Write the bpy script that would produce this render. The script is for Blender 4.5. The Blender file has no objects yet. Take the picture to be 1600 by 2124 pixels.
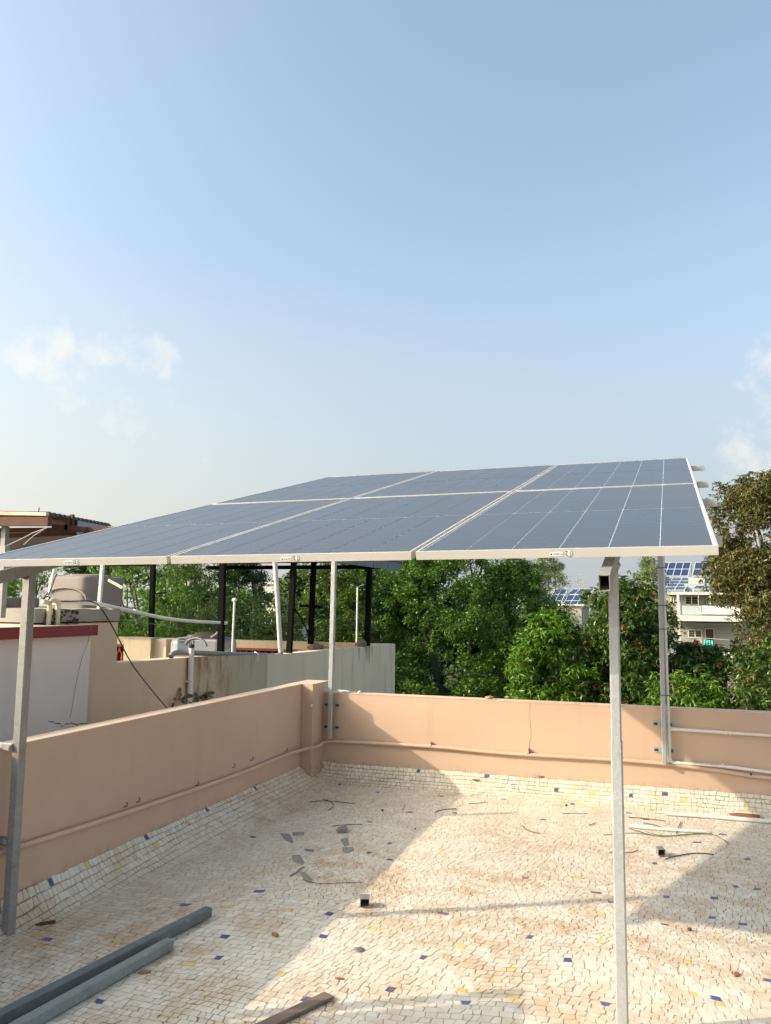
import bpy, bmesh, math, random
import numpy as np
from mathutils import Vector, Matrix, noise as mnoise

random.seed(7)
rng = np.random.default_rng(7)
scn = bpy.context.scene
COL = scn.collection
R = math.radians

# ------------------------------------------------------------------ camera, sky, sun, exposure
CAM = Vector((2.40008, -7.68185, 1.52925))
RT = Vector((0.949641, 0.31316, 0.010614)); UP = Vector((0.025702, -0.111608, 0.99342)); FW = Vector((-0.312284, 0.943119, 0.114036))
FPX = 1695.86
cam = bpy.data.objects.new('camera', bpy.data.cameras.new('camera')); COL.objects.link(cam)
cam.matrix_world = Matrix(((RT.x, UP.x, -FW.x, CAM.x), (RT.y, UP.y, -FW.y, CAM.y), (RT.z, UP.z, -FW.z, CAM.z), (0, 0, 0, 1)))
cam.data.sensor_fit = 'VERTICAL'; cam.data.sensor_height = 24.0; cam.data.lens = FPX / 2124 * 24
cam.data.clip_start = 0.05; cam.data.clip_end = 6000
scn.camera = cam

SUN_AZ, SUN_EL = R(28.7), R(27.5)          # azimuth the light travels towards (from +X to +Y), elevation of the sun
sd = Vector((math.cos(SUN_AZ) * math.cos(SUN_EL), math.sin(SUN_AZ) * math.cos(SUN_EL), -math.sin(SUN_EL)))
sl = bpy.data.lights.new('sun', 'SUN'); sl.energy = 2.0; sl.angle = R(0.6); sl.color = (1.0, 0.84, 0.64)
sun = bpy.data.objects.new('sun', sl); COL.objects.link(sun)
sun.rotation_euler = sd.to_track_quat('-Z', 'Y').to_euler()

world = bpy.data.worlds.new('World'); scn.world = world; world.use_nodes = True
wn, wl = world.node_tree.nodes, world.node_tree.links
wn.clear()
def wnode(t, **k):
    n = wn.new(t)
    for a, b in k.items(): setattr(n, a, b)
    return n
sky = wnode('ShaderNodeTexSky', sky_type='NISHITA')
sky.sun_disc = False; sky.sun_elevation = SUN_EL
sky.sun_rotation = math.atan2(-sd.x, -sd.y) % (2 * math.pi)
sky.air_density = 1.0; sky.dust_density = 7.0; sky.ozone_density = 2.5; sky.altitude = 200
SKY = 0.150
geo = wnode('ShaderNodeNewGeometry')      # Incoming points back along the view ray
neg = wnode('ShaderNodeVectorMath', operation='SCALE'); neg.inputs['Scale'].default_value = -1.0
wl.new(geo.outputs['Incoming'], neg.inputs[0])
def blob(d, inner, outer):
    """soft round mask about the sky direction d"""
    dot = wnode('ShaderNodeVectorMath', operation='DOT_PRODUCT'); wl.new(neg.outputs[0], dot.inputs[0])
    dot.inputs[1].default_value = Vector(d).normalized()
    m = wnode('ShaderNodeMapRange', interpolation_type='SMOOTHSTEP')
    m.inputs['From Min'].default_value = math.cos(outer); m.inputs['From Max'].default_value = math.cos(inner)
    wl.new(dot.outputs['Value'], m.inputs['Value'])
    return m.outputs[0]
def ray(px, py):
    return RT * ((px - 800) / FPX) + UP * (-(py - 1062) / FPX) + FW
def mathn(op, a, b):
    n = wnode('ShaderNodeMath', operation=op, use_clamp=False)
    for i, v in enumerate((a, b)):
        if isinstance(v, (int, float)): n.inputs[i].default_value = v
        else: wl.new(v, n.inputs[i])
    return n.outputs[0]
nz = wnode('ShaderNodeTexNoise'); nz.inputs['Scale'].default_value = 24; nz.inputs['Detail'].default_value = 9; nz.inputs['Roughness'].default_value = 0.6
wl.new(neg.outputs[0], nz.inputs['Vector'])
cl = None
for (px, py, i, o, g) in ((100, 725, .0, .050, .95), (60, 745, .0, .035, .8), (205, 735, .0, .045, .8), (300, 728, .0, .042, 1.0), (185, 772, .0, .030, .8), (330, 750, .0, .035, .7), (260, 850, .0, .055, .62), (370, 850, .0, .028, .6),
                          (215, 800, .0, .12, .4), (1595, 975, .0, .035, .9), (1650, 1010, .0, .08, .9), (420, 945, .0, .03, .4), (1900, 900, .05, .25, .8), (-500, 600, .05, .3, .6)):
    b = mathn('MULTIPLY', blob(ray(px, py), i, o), g)
    cl = b if cl is None else mathn('MAXIMUM', cl, b)
thr = wnode('ShaderNodeMapRange', interpolation_type='SMOOTHSTEP'); thr.inputs['From Min'].default_value = .93; thr.inputs['From Max'].default_value = 1.42
wl.new(mathn('ADD', mathn('MULTIPLY', cl, .50), mathn('MULTIPLY', nz.outputs['Fac'], 1.5)), thr.inputs['Value'])
hsv = wnode('ShaderNodeHueSaturation'); hsv.inputs['Saturation'].default_value = 0.82
wl.new(sky.outputs[0], hsv.inputs['Color'])
mixc = wnode('ShaderNodeMix', data_type='RGBA'); mixc.inputs[7].default_value = (2.9, 2.75, 2.5, 1)
tintn = wnode('ShaderNodeMix', data_type='RGBA', blend_type='MULTIPLY'); tintn.inputs[0].default_value = 1.0; tintn.inputs[7].default_value = (.935, .98, .915, 1)   # the camera's white balance
wl.new(hsv.outputs[0], tintn.inputs[6])
sep = wnode('ShaderNodeSeparateXYZ'); wl.new(neg.outputs[0], sep.inputs[0])
hz_ = wnode('ShaderNodeMapRange', interpolation_type='SMOOTHSTEP'); hz_.inputs['From Min'].default_value = .46; hz_.inputs['From Max'].default_value = -.02
wl.new(sep.outputs[2], hz_.inputs['Value'])
sdn = wnode('ShaderNodeVectorMath', operation='DOT_PRODUCT'); wl.new(neg.outputs[0], sdn.inputs[0]); sdn.inputs[1].default_value = (-math.cos(SUN_AZ), -math.sin(SUN_AZ), 0)
tow = wnode('ShaderNodeMapRange', interpolation_type='SMOOTHSTEP'); tow.inputs['From Min'].default_value = -.55; tow.inputs['From Max'].default_value = 1.0
wl.new(sdn.outputs['Value'], tow.inputs['Value'])
hcol = wnode('ShaderNodeMix', data_type='RGBA'); hcol.inputs[6].default_value = (1.66, 1.76, 1.86, 1); hcol.inputs[7].default_value = (3.4, 3.15, 2.7, 1)     # dust scatters forwards: brighter and warmer under the sun
wl.new(tow.outputs[0], hcol.inputs[0])
hazem = wnode('ShaderNodeMix', data_type='RGBA'); wl.new(hcol.outputs[2], hazem.inputs[7])     # pale dust haze low round the whole horizon
wl.new(mathn('MULTIPLY', hz_.outputs[0], .85), hazem.inputs[0]); wl.new(tintn.outputs[2], hazem.inputs[6])
wl.new(mathn('MULTIPLY', mathn('MULTIPLY', thr.outputs[0], mathn('MINIMUM', mathn('MULTIPLY', cl, 2.5), 1.0)), .55), mixc.inputs[0]); wl.new(hazem.outputs[2], mixc.inputs[6])
bg = wnode('ShaderNodeBackground'); bg.inputs['Strength'].default_value = SKY
wl.new(mixc.outputs[2], bg.inputs['Color'])
wo = wnode('ShaderNodeOutputWorld'); wl.new(bg.outputs[0], wo.inputs['Surface'])

scn.view_settings.view_transform = 'Standard'; scn.view_settings.look = 'None'
scn.view_settings.exposure = 1.3; scn.view_settings.gamma = 1.0; scn.view_settings.use_curve_mapping = False

# ------------------------------------------------------------------ helpers
def at(px, py, ax, val):
    """world point where the sight line through a pixel of the photograph meets a plane of the place"""
    d = ray(px, py); return CAM + d * ((val - CAM[ax]) / d[ax])

def link(o): COL.objects.link(o); return o
def tag(o, label=None, cat=None, group=None, kind=None):
    if label: o['label'] = label
    if cat: o['category'] = cat
    if group: o['group'] = group
    if kind: o['kind'] = kind
    return o
def thing(name, label, cat, loc=(0, 0, 0), group=None, rot=None):
    o = bpy.data.objects.new(name, None); link(o)
    o.empty_display_size = .1
    o.location = loc
    if rot is not None: o.rotation_euler = rot
    bpy.context.view_layer.update()
    return tag(o, label, cat, group)

class MB:
    """collects shapes (world coordinates) and links them as ONE mesh object"""
    def __init__(s): s.v = []; s.f = []; s.m = []; s.sm = []; s.mi = 0; s.smooth = False
    def add(s, vs, fs, smooth=None):
        o = len(s.v); s.v += [tuple(v) for v in vs]
        for f in fs: s.f.append([i + o for i in f]); s.m.append(s.mi); s.sm.append(s.smooth if smooth is None else smooth)
        return s
    def box(s, a, b):
        (x0, y0, z0), (x1, y1, z1) = [tuple(map(min, zip(a, b))), tuple(map(max, zip(a, b)))]
        return s.add([(x0, y0, z0), (x1, y0, z0), (x1, y1, z0), (x0, y1, z0), (x0, y0, z1), (x1, y0, z1), (x1, y1, z1), (x0, y1, z1)],
                     [(3, 2, 1, 0), (4, 5, 6, 7), (0, 1, 5, 4), (1, 2, 6, 5), (2, 3, 7, 6), (3, 0, 4, 7)])
    def bar(s, p, q, w, h, up=(0, 0, 1), hollow=0, ch=0):
        """rectangular tube from p to q, w wide (sideways), h high (along up)"""
        p, q, up = Vector(p), Vector(q), Vector(up)
        d = (q - p).normalized(); x = d.cross(up).normalized() * (w / 2); y = x.cross(d).normalized() * (h / 2)
        c = ch
        def ring(o, k, kx=0):
            if c == 0: return [o + x * k * a + y * k * b for a, b in ((-1, -1), (1, -1), (1, 1), (-1, 1))]
            rx, ry = 1 - c / (w / 2), 1 - c / (h / 2)
            return [o + x * a + y * b for a, b in ((-rx, -1), (rx, -1), (1, -ry), (1, ry), (rx, 1), (-rx, 1), (-1, ry), (-1, -ry))]
        if hollow:
            fx, fy = 1 - hollow / (w / 2), 1 - hollow / (h / 2)
            o0, o1 = ring(p, 1), ring(q, 1); n = len(o0)
            i0 = [p + x * a * fx + y * b * fy for a, b in ((-1, -1), (1, -1), (1, 1), (-1, 1))]; i1 = [v + (q - p) for v in i0]
            vs = o0 + o1 + i0 + i1
            fs = [(i, (i + 1) % n, n + (i + 1) % n, n + i) for i in range(n)]
            m = 2 * n
            fs += [(m + (i + 1) % 4, m + i, m + 4 + i, m + 4 + (i + 1) % 4) for i in range(4)]
            if n == 4:
                fs += [((i + 1) % 4, i, m + i, m + (i + 1) % 4) for i in range(4)]
                fs += [(4 + i, 4 + (i + 1) % 4, m + 4 + (i + 1) % 4, m + 4 + i) for i in range(4)]
            else:
                for (b0, b1, fl) in ((0, m, 0), (8, m + 4, 1)):
                    for i in range(4):
                        a_, b_ = 2 * i, 2 * i + 1
                        q1 = [b0 + a_, b0 + b_, b1 + (i + 1) % 4, b1 + i]; q2 = [b0 + b_, b0 + (b_ + 1) % 8, b1 + (i + 1) % 4]
                        if not fl: q1.reverse(); q2.reverse()
                        fs += [q1, q2]
            return s.add(vs, fs)
        o0, o1 = ring(p, 1), ring(q, 1); n = len(o0)
        return s.add(o0 + o1, [(i, (i + 1) % n, n + (i + 1) % n, n + i) for i in range(n)] + [tuple(reversed(range(n))), tuple(range(n, 2 * n))])
    def tube(s, pts, r, n=10, cap=True):
        pts = [Vector(p) for p in pts]; rr = r if isinstance(r, (list, tuple)) else [r] * len(pts)
        vs = []; fs = []; prev = None
        for i, p in enumerate(pts):
            d = ((pts[i + 1] if i < len(pts) - 1 else p) - (pts[i - 1] if i else p)).normalized()
            a = prev - d * prev.dot(d) if prev is not None and (prev - d * prev.dot(d)).length > 1e-4 else d.orthogonal()
            a.normalize(); prev = a; b = d.cross(a)
            vs += [p + (a * math.cos(2 * math.pi * k / n) + b * math.sin(2 * math.pi * k / n)) * rr[i] for k in range(n)]
        for i in range(len(pts) - 1):
            for k in range(n): fs.append((i * n + k, i * n + (k + 1) % n, (i + 1) * n + (k + 1) % n, (i + 1) * n + k))
        s.add(vs, fs, True)
        if cap:
            L = (len(pts) - 1) * n
            s.add(vs[:n], [tuple(reversed(range(n)))], False); s.add(vs[L:L + n], [tuple(range(n))], False)
        return s
    def lathe(s, c, prof, n=20, axis=(0, 0, 1)):
        c = Vector(c); ax = Vector(axis).normalized(); a = ax.orthogonal().normalized(); b = ax.cross(a)
        vs = [c + ax * h + (a * math.cos(2 * math.pi * k / n) + b * math.sin(2 * math.pi * k / n)) * r for r, h in prof for k in range(n)]
        fs = [(i * n + k, i * n + (k + 1) % n, (i + 1) * n + (k + 1) % n, (i + 1) * n + k) for i in range(len(prof) - 1) for k in range(n)]
        return s.add(vs, fs, True)
    def prism(s, poly, vec):
        n = len(poly); vec = Vector(vec); poly = [Vector(p) for p in poly]
        return s.add(poly + [p + vec for p in poly], [tuple(reversed(range(n))), tuple(range(n, 2 * n))] + [(i, (i + 1) % n, n + (i + 1) % n, n + i) for i in range(n)])
    def rock(s, c, r, seed=0, sq=(1, 1, .6)):
        bm = bmesh.new(); bmesh.ops.create_icosphere(bm, subdivisions=1 if r < .02 else 2, radius=1)
        for v in bm.verts:
            k = 1 + .45 * mnoise.noise(v.co * 1.3 + Vector((seed * 3.1, seed, 0)))
            v.co = Vector((v.co.x * sq[0], v.co.y * sq[1], v.co.z * sq[2])) * r * k + Vector(c)
        s.add([v.co.copy() for v in bm.verts], [[v.index for v in f.verts] for f in bm.faces]); bm.free(); return s
    def build(s, name, mats, parent=None, bevel=0, matrix=None):
        mats = mats if isinstance(mats, (list, tuple)) else [mats]
        me = bpy.data.meshes.new(name)
        inv = None
        vs = s.v
        if parent is not None:
            inv = parent.matrix_world.inverted()
            if parent.parent is not None: inv = world_of(parent).inverted()
            vs = [tuple(inv @ Vector(v)) for v in s.v]
        me.from_pydata(vs, [], s.f)
        for m in mats: me.materials.append(m)
        me.polygons.foreach_set('material_index', s.m); me.polygons.foreach_set('use_smooth', s.sm)
        if bevel:
            bm = bmesh.new(); bm.from_mesh(me)
            bmesh.ops.remove_doubles(bm, verts=bm.verts, dist=1e-5)
            bmesh.ops.bevel(bm, geom=[e for e in bm.edges if len(e.link_faces) == 2 and e.calc_face_angle(0) > .5], offset=bevel, segments=2, affect='EDGES', profile=.6)
            bm.to_mesh(me); bm.free()
        me.update()
        o = bpy.data.objects.new(name, me); link(o)
        if parent is not None: o.parent = parent
        return o
def world_of(o):
    m = o.matrix_basis.copy()
    while o.parent is not None:
        o = o.parent; m = o.matrix_basis @ m
    return m
def copy_tree(o, parent=None):
    c = o.copy(); COL.objects.link(c)
    if parent is not None: c.parent = parent
    for ch in list(o.children): copy_tree(ch, c)
    return c

# ------------------------------------------------------------------ materials
class NT:
    def __init__(s, name):
        s.mat = bpy.data.materials.new(name); s.mat.use_nodes = True; t = s.mat.node_tree; s.n = t.nodes; s.l = t.links
        s.bsdf = s.n['Principled BSDF']; s.pos = None
    def node(s, t, **k):
        n = s.n.new(t)
        for a, b in k.items(): setattr(n, a, b)
        return n
    def world(s):
        if s.pos is None: s.pos = s.node('ShaderNodeNewGeometry').outputs['Position']
        return s.pos
    def noise(s, scale, detail=4, rough=.55, vec=None, stretch=None, dist=0):
        n = s.node('ShaderNodeTexNoise'); n.inputs['Scale'].default_value = scale; n.inputs['Detail'].default_value = detail
        n.inputs['Roughness'].default_value = rough; n.inputs['Distortion'].default_value = dist
        v = vec if vec is not None else s.world()
        if stretch:
            m = s.node('ShaderNodeMapping'); m.inputs['Scale'].default_value = stretch; s.l.new(v, m.inputs['Vector']); v = m.outputs[0]
        s.l.new(v, n.inputs['Vector']); return n.outputs['Fac']
    def ramp(s, fac, a, b, lo=0.0, hi=1.0, smooth=True):
        m = s.node('ShaderNodeMapRange', interpolation_type='SMOOTHSTEP' if smooth else 'LINEAR')
        m.inputs['From Min'].default_value = a; m.inputs['From Max'].default_value = b; m.inputs['To Min'].default_value = lo; m.inputs['To Max'].default_value = hi
        s.l.new(fac, m.inputs['Value']); return m.outputs[0]
    def mix(s, fac, a, b, mode='MIX'):
        m = s.node('ShaderNodeMix', data_type='RGBA', blend_type=mode)
        for i, v in ((0, fac), (6, a), (7, b)):
            if isinstance(v, (int, float)): m.inputs[i].default_value = v
            elif isinstance(v, tuple): m.inputs[i].default_value = (*v, 1) if len(v) == 3 else v
            else: s.l.new(v, m.inputs[i])
        return m.outputs[2]
    def math(s, op, a, b=0.0):
        n = s.node('ShaderNodeMath', operation=op)
        for i, v in enumerate((a, b)):
            if isinstance(v, (int, float)): n.inputs[i].default_value = v
            else: s.l.new(v, n.inputs[i])
        return n.outputs[0]
    def set(s, **k):
        for a, v in k.items():
            i = s.bsdf.inputs[a.replace('_', ' ')]
            if isinstance(v, (int, float)): i.default_value = v
            elif isinstance(v, tuple): i.default_value = (*v, 1) if len(v) == 3 else v
            else: s.l.new(v, i)
        return s
    def bump(s, h, strength=.3, dist=.01):
        b = s.node('ShaderNodeBump'); b.inputs['Strength'].default_value = strength; b.inputs['Distance'].default_value = dist
        s.l.new(h, b.inputs['Height']); s.l.new(b.outputs[0], s.bsdf.inputs['Normal']); return s
    def attr(s, name): return s.node('ShaderNodeAttribute', attribute_name=name).outputs
def plain(name, c, rough=.6, metal=0, var=.12, scale=6, bump=0, dirt=None):
    t = NT(name); n = t.noise(scale, 5)
    d = tuple(x * (1 - var) for x in c); u = tuple(min(1, x * (1 + var)) for x in c)
    col = t.mix(n, d, u)
    if dirt: col = t.mix(t.ramp(t.noise(scale * .37, 6, .65), .5, .72, 0, dirt[1]), col, dirt[0])
    t.set(Base_Color=col, Roughness=rough, Metallic=metal)
    if bump: t.bump(t.noise(scale * 12, 4), .35, bump)
    return t.mat
def painted_plaster(name, c, streak=(.25, .2, .15), amount=.25, speck=.2, bump=.003, low=None):
    t = NT(name)
    big = t.noise(.9, 5, .6); fine = t.noise(30, 5, .6); st = t.noise(5, 5, .6, stretch=(1, 1, .12))
    col = t.mix(t.ramp(big, .3, .7), tuple(x * .93 for x in c), tuple(min(1, x * 1.05) for x in c))
    col = t.mix(t.ramp(st, .52, .78, 0, amount), col, streak)
    col = t.mix(t.ramp(t.noise(55, 3), .68, .76, 0, speck), col, tuple(x * .45 for x in c))
    if low is not None:      # splash-dirt along the foot of the wall
        z = t.node('ShaderNodeSeparateXYZ'); t.l.new(t.world(), z.inputs[0])
        f = t.math('MULTIPLY', t.ramp(z.outputs[2], low[1], low[0]), t.ramp(t.noise(14, 6, .7), .42, .7))
        col = t.mix(t.math('MULTIPLY', f, .75), col, low[2])
    t.set(Base_Color=col, Roughness=.8); t.bump(t.mix(.35, t.noise(2.2, 3), fine), .4, bump)
    return t.mat

M = {}
M['peach'] = painted_plaster('peach_paint', (.575, .402, .292), streak=(.3, .2, .14), amount=.16, speck=.22, low=(-.02, .06, (.30, .22, .16)))
M['peach_top'] = painted_plaster('peach_coping_paint', (.60, .44, .33), streak=(.3, .25, .2), amount=.45, speck=.5)
M['peach_pipe'] = plain('peach_pipe_paint', (.59, .41, .30), .45, scale=9, dirt=((.35, .25, .18), .4))
M['white_wall'] = painted_plaster('white_lime_paint', (.76, .71, .68), streak=(.35, .32, .3), amount=.12, speck=.05)
M['beige'] = painted_plaster('beige_paint', (.68, .53, .36), streak=(.16, .11, .06), amount=.3, speck=.3)
def stained():
    t = NT('stained_beige_paint')
    col = t.mix(t.noise(1.4, 5), (.48, .37, .23), (.58, .49, .36))
    y = t.node('ShaderNodeSeparateXYZ'); t.l.new(t.world(), y.inputs[0])
    near = t.ramp(y.outputs[1], 1.3, -.25); top = t.ramp(y.outputs[2], .5, 1.02)
    blot = t.ramp(t.noise(7, 7, .68, stretch=(1, 1, .35)), .42, .66)
    col = t.mix(t.math('MULTIPLY', t.math('MULTIPLY', near, .8), blot), col, (.20, .115, .04))
    fine = t.ramp(t.noise(28, 6, .7, stretch=(1, 1, .5)), .55, .68)
    col = t.mix(t.math('MULTIPLY', fine, t.math('MULTIPLY', t.math('MAXIMUM', near, .25), .8)), col, (.06, .045, .03))
    drip = t.ramp(t.noise(9, 5, .6, stretch=(1, 1, .08)), .54, .7)
    col = t.mix(t.math('MULTIPLY', t.math('MULTIPLY', drip, top), .6), col, (.10, .08, .06))
    t.set(Base_Color=col, Roughness=.85); t.bump(t.noise(22, 6), .5, .006); return t.mat
M['stained'] = stained()
M['grey_wall'] = painted_plaster('weathered_grey_paint', (.80, .65, .47), streak=(.15, .13, .1), amount=.35, speck=.15)
M['maroon'] = plain('maroon_gloss_paint', (.20, .012, .018), .35, scale=3)
M['cream_top'] = plain('rain_stained_cream_slab', (.60, .50, .38), .8, scale=2.5, dirt=((.5, .24, .08), .8), bump=.004)
def galv(name, base=(.42, .43, .43), metal=.45, rough=.48, rust=0.0):
    t = NT(name); o = t.node('ShaderNodeTexCoord').outputs['Object']
    sp = t.noise(38, 3, .7, vec=o, dist=1.5); bl = t.noise(6, 6, .62, vec=o, stretch=(1, 1, .35))
    col = t.mix(t.ramp(sp, .35, .65), tuple(x * .92 for x in base), tuple(min(1, x * 1.09) for x in base))
    col = t.mix(t.ramp(bl, .52, .7, 0, .5), col, (.17, .17, .165))
    col = t.mix(t.ramp(t.noise(17, 5, .6, vec=o), .60, .74, 0, .25), col, (.62, .61, .58))
    if rust: col = t.mix(t.ramp(t.noise(9, 6, .65, vec=o), .56, .66, 0, rust), col, (.19, .07, .03))
    t.set(Base_Color=col, Metallic=metal, Roughness=t.ramp(bl, .3, .7, rough - .1, rough + .18)); t.bump(sp, .12, .001); return t.mat
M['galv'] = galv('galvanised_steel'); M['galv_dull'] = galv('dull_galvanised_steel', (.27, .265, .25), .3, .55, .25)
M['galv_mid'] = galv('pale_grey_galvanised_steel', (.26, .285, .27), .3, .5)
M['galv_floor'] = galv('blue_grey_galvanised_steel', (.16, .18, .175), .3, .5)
M['alu'] = plain('anodised_aluminium', (.54, .51, .47), .42, metal=.25, var=.05, scale=3, dirt=((.38, .32, .26), .22))
M['dark_inside'] = plain('tube_inside', (.03, .028, .026), .8)  # near-black standing for the shade in tube mouths and bracket slots
M['rust'] = plain('rusty_steel', (.11, .045, .025), .85, scale=9, var=.45, bump=.003, dirt=((.05, .03, .025), .8))
M['black_steel'] = plain('black_painted_steel', (.006, .005, .0045), .8, scale=5, var=.35)
M['white_pvc'] = plain('white_pvc', (.74, .71, .66), .38, var=.04, scale=4, dirt=((.5, .43, .35), .35))
M['cream_pvc'] = plain('cream_pvc', (.70, .62, .42), .4, var=.08, scale=14, dirt=((.35, .28, .14), .6))
M['grey_pvc'] = plain('grey_pvc', (.20, .21, .20), .5, scale=7, var=.2, dirt=((.36, .31, .25), .7))
M['black_plastic'] = plain('black_plastic', (.02, .02, .02), .5)
M['wire'] = plain('black_cable', (.018, .015, .014), .5)
M['wire_brown'] = plain('brown_wire_offcut', (.09, .05, .03), .6, scale=40, var=.4)
M['wire_green'] = plain('green_wire', (.10, .16, .08), .5)
M['cut_steel'] = plain('cut_steel', (.28, .26, .24), .45, metal=.4, scale=50, var=.3)
M['wood_chip'] = plain('dry_bark', (.25, .13, .07), .85, scale=60, var=.4, bump=.002)
M['leaf_dry'] = plain('dry_leaf', (.26, .16, .06), .7, scale=80, var=.4)
M['patch'] = plain('cement_smudge', (.47, .42, .37), .9, scale=40, var=.2)
M['mortar'] = plain('dried_mortar', (.26, .25, .235), .95, scale=30, var=.4, bump=.006, dirt=((.42, .40, .37), .8))
M['rock'] = plain('rubble_stone', (.20, .15, .12), .9, scale=14, var=.5, bump=.01)
M['pebble'] = plain('pink_pebble', (.45, .24, .15), .8, scale=60, var=.3)
M['tank_grey'] = plain('weathered_tank_plastic', (.25, .26, .28), .5, scale=2.2, var=.10, dirt=((.27, .24, .2), .5))
M['tank_brown'] = plain('sun_bleached_tank_plastic', (.22, .185, .155), .7, scale=2.2, var=.16, dirt=((.11, .09, .07), .6))
M['terracotta'] = plain('terracotta', (.30, .065, .03), .7, scale=12, var=.3)
M['dark_red'] = plain('dark_red_board', (.07, .012, .01), .7)
M['sheet_blue'] = plain('blue_grey_sheet', (.14, .17, .20), .5, metal=.2, scale=3, var=.2, dirt=((.08, .08, .08), .4))
M['sheet_rust'] = plain('rusty_corrugated_sheet', (.16, .12, .10), .75, scale=4, var=.4, dirt=((.16, .06, .03), .8))
M['sheet_grey'] = plain('pale_corrugated_sheet', (.34, .36, .38), .6, metal=.2, scale=3, var=.2)
M['paper'] = plain('white_sticker', (.72, .69, .66), .6, var=.03)
M['ink'] = plain('sticker_ink', (.02, .018, .018), .7)
M['house_white'] = painted_plaster('house_white_paint', (.62, .585, .52), amount=.12, speck=0)
M['house_teal'] = painted_plaster('house_pale_teal_paint', (.36, .43, .42), amount=.1, speck=0)
M['house_grey'] = painted_plaster('house_grey_paint', (.30, .30, .25), amount=.1, speck=0)
M['house_blue'] = plain('house_blue_grey_column', (.22, .25, .31), .7)
M['door_brown'] = plain('brown_wooden_door', (.07, .025, .016), .6, scale=2)
M['towel'] = plain('turquoise_cloth', (.10, .48, .44), .9, scale=8, var=.2)
M['cloth_pink'] = plain('pink_cloth', (.55, .30, .22), .9, scale=8)
M['concrete'] = plain('concrete', (.34, .31, .27), .9, scale=3, var=.25, bump=.004)
M['bark'] = plain('tree_bark', (.19, .15, .115), .95, scale=12, var=.4, bump=.02)
M['bark_pale'] = plain('pale_tree_bark', (.40, .31, .24), .9, scale=9, var=.3, bump=.01)
M['bark_dark'] = plain('dark_tree_bark', (.07, .055, .04), .95, scale=12, var=.4, bump=.02)
def window_glass():
    t = NT('dark_window_glass'); t.set(Base_Color=(.018, .022, .025), Roughness=.12, Specular_IOR_Level=.6); return t.mat
M['glass'] = window_glass()
def stain_mask(t):
    """brown algae and rust stains lying on tile and grout alike (world position)"""
    a = t.noise(.85, 3, .5); b = t.noise(4.2, 7, .68); c = t.noise(17, 6, .68)
    m = t.math('MULTIPLY', t.ramp(a, .36, .55), t.ramp(b, .40, .60)); m = t.math('MULTIPLY', m, t.ramp(c, .30, .60))
    sy = t.node('ShaderNodeSeparateXYZ'); t.l.new(t.world(), sy.inputs[0]); m = t.math('MULTIPLY', m, t.ramp(sy.outputs[1], -.35, -2.6, .35, 1.0))
    return m
def tile_mat(name, cols, sat=.62):
    t = NT(name); tint = t.attr('tint')
    col = t.mix(tint['Fac'], cols[0], cols[1]); m = stain_mask(t)
    col = t.mix(t.ramp(t.noise(2.1, 5, .6), .45, .75, 0, .28 if sat > .5 else .05), col, (.50, .40, .27))
    col = t.mix(t.math('MULTIPLY', m, sat), col, (.47, .275, .105))
    col = t.mix(t.ramp(t.noise(70, 4, .7), .68, .78, 0, .35), col, (.22, .13, .06))
    t.set(Base_Color=col, Roughness=t.ramp(t.noise(8, 3), .3, .7, .28, .6)); t.bump(t.noise(60, 3), .12, .001); return t.mat
M['tile_white'] = tile_mat('white_mosaic_tile', ((.62, .56, .46), (.75, .70, .60)))
M['tile_blue'] = tile_mat('blue_mosaic_tile', ((.035, .055, .20), (.055, .085, .28)), .25)
M['tile_yellow'] = tile_mat('yellow_mosaic_tile', ((.62, .48, .15), (.70, .58, .24)), .35)
def grout():
    t = NT('grout'); col = t.mix(t.noise(3.3, 5), (.36, .29, .20), (.48, .41, .31))
    col = t.mix(t.math('MULTIPLY', stain_mask(t), .9), col, (.22, .10, .03))
    col = t.mix(t.ramp(t.noise(1.3, 3), .5, .7, 0, .8), col, (.15, .125, .09))
    t.set(Base_Color=col, Roughness=.95); t.bump(t.noise(120, 3), .4, .003); return t.mat
M['grout'] = grout()
def cell_mat():
    t = NT('solar_cell_under_glass'); o = t.node('ShaderNodeTexCoord').outputs['Object']
    sx = t.node('ShaderNodeSeparateXYZ'); t.l.new(o, sx.inputs[0])
    def grid(axis, off, pitch, w):
        f = t.math('FRACT', t.math('DIVIDE', t.math('SUBTRACT', sx.outputs[axis], off), pitch))
        d = t.math('ABSOLUTE', t.math('SUBTRACT', f, .5)); return t.ramp(d, .5 - w / pitch, .5 - w / pitch * .35)
    rows = grid(1, 0.0, .0918, .0030)
    col = t.mix(t.noise(.7, 2), (.016, .020, .030), (.024, .029, .040))
    col = t.mix(t.math('MULTIPLY', rows, .12), col, (.30, .33, .38))
    dust = t.noise(1.6, 4, .5, vec=o)
    col = t.mix(t.ramp(dust, .3, .8, .07, .14), col, (.40, .38, .36))
    t.set(Base_Color=col, Roughness=t.ramp(dust, .3, .7, .26, .32), IOR=1.46); return t.mat
M['cell'] = cell_mat()
t = NT('panel_backsheet'); t.set(Base_Color=(.62, .64, .66), Roughness=.3); M['backsheet'] = t.mat
t = NT('far_blue_cell'); t.set(Base_Color=t.mix(t.noise(1.5, 3), (.012, .022, .075), (.03, .05, .13)), Roughness=.25); M['far_cell'] = t.mat
t = NT('far_frame'); t.set(Base_Color=(.62, .63, .62), Roughness=.4, Metallic=.2); M['far_frame'] = t.mat
for k_ in ('black_steel', 'dark_red'): M[k_].node_tree.nodes['Principled BSDF'].inputs['Specular IOR Level'].default_value = .08
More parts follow.
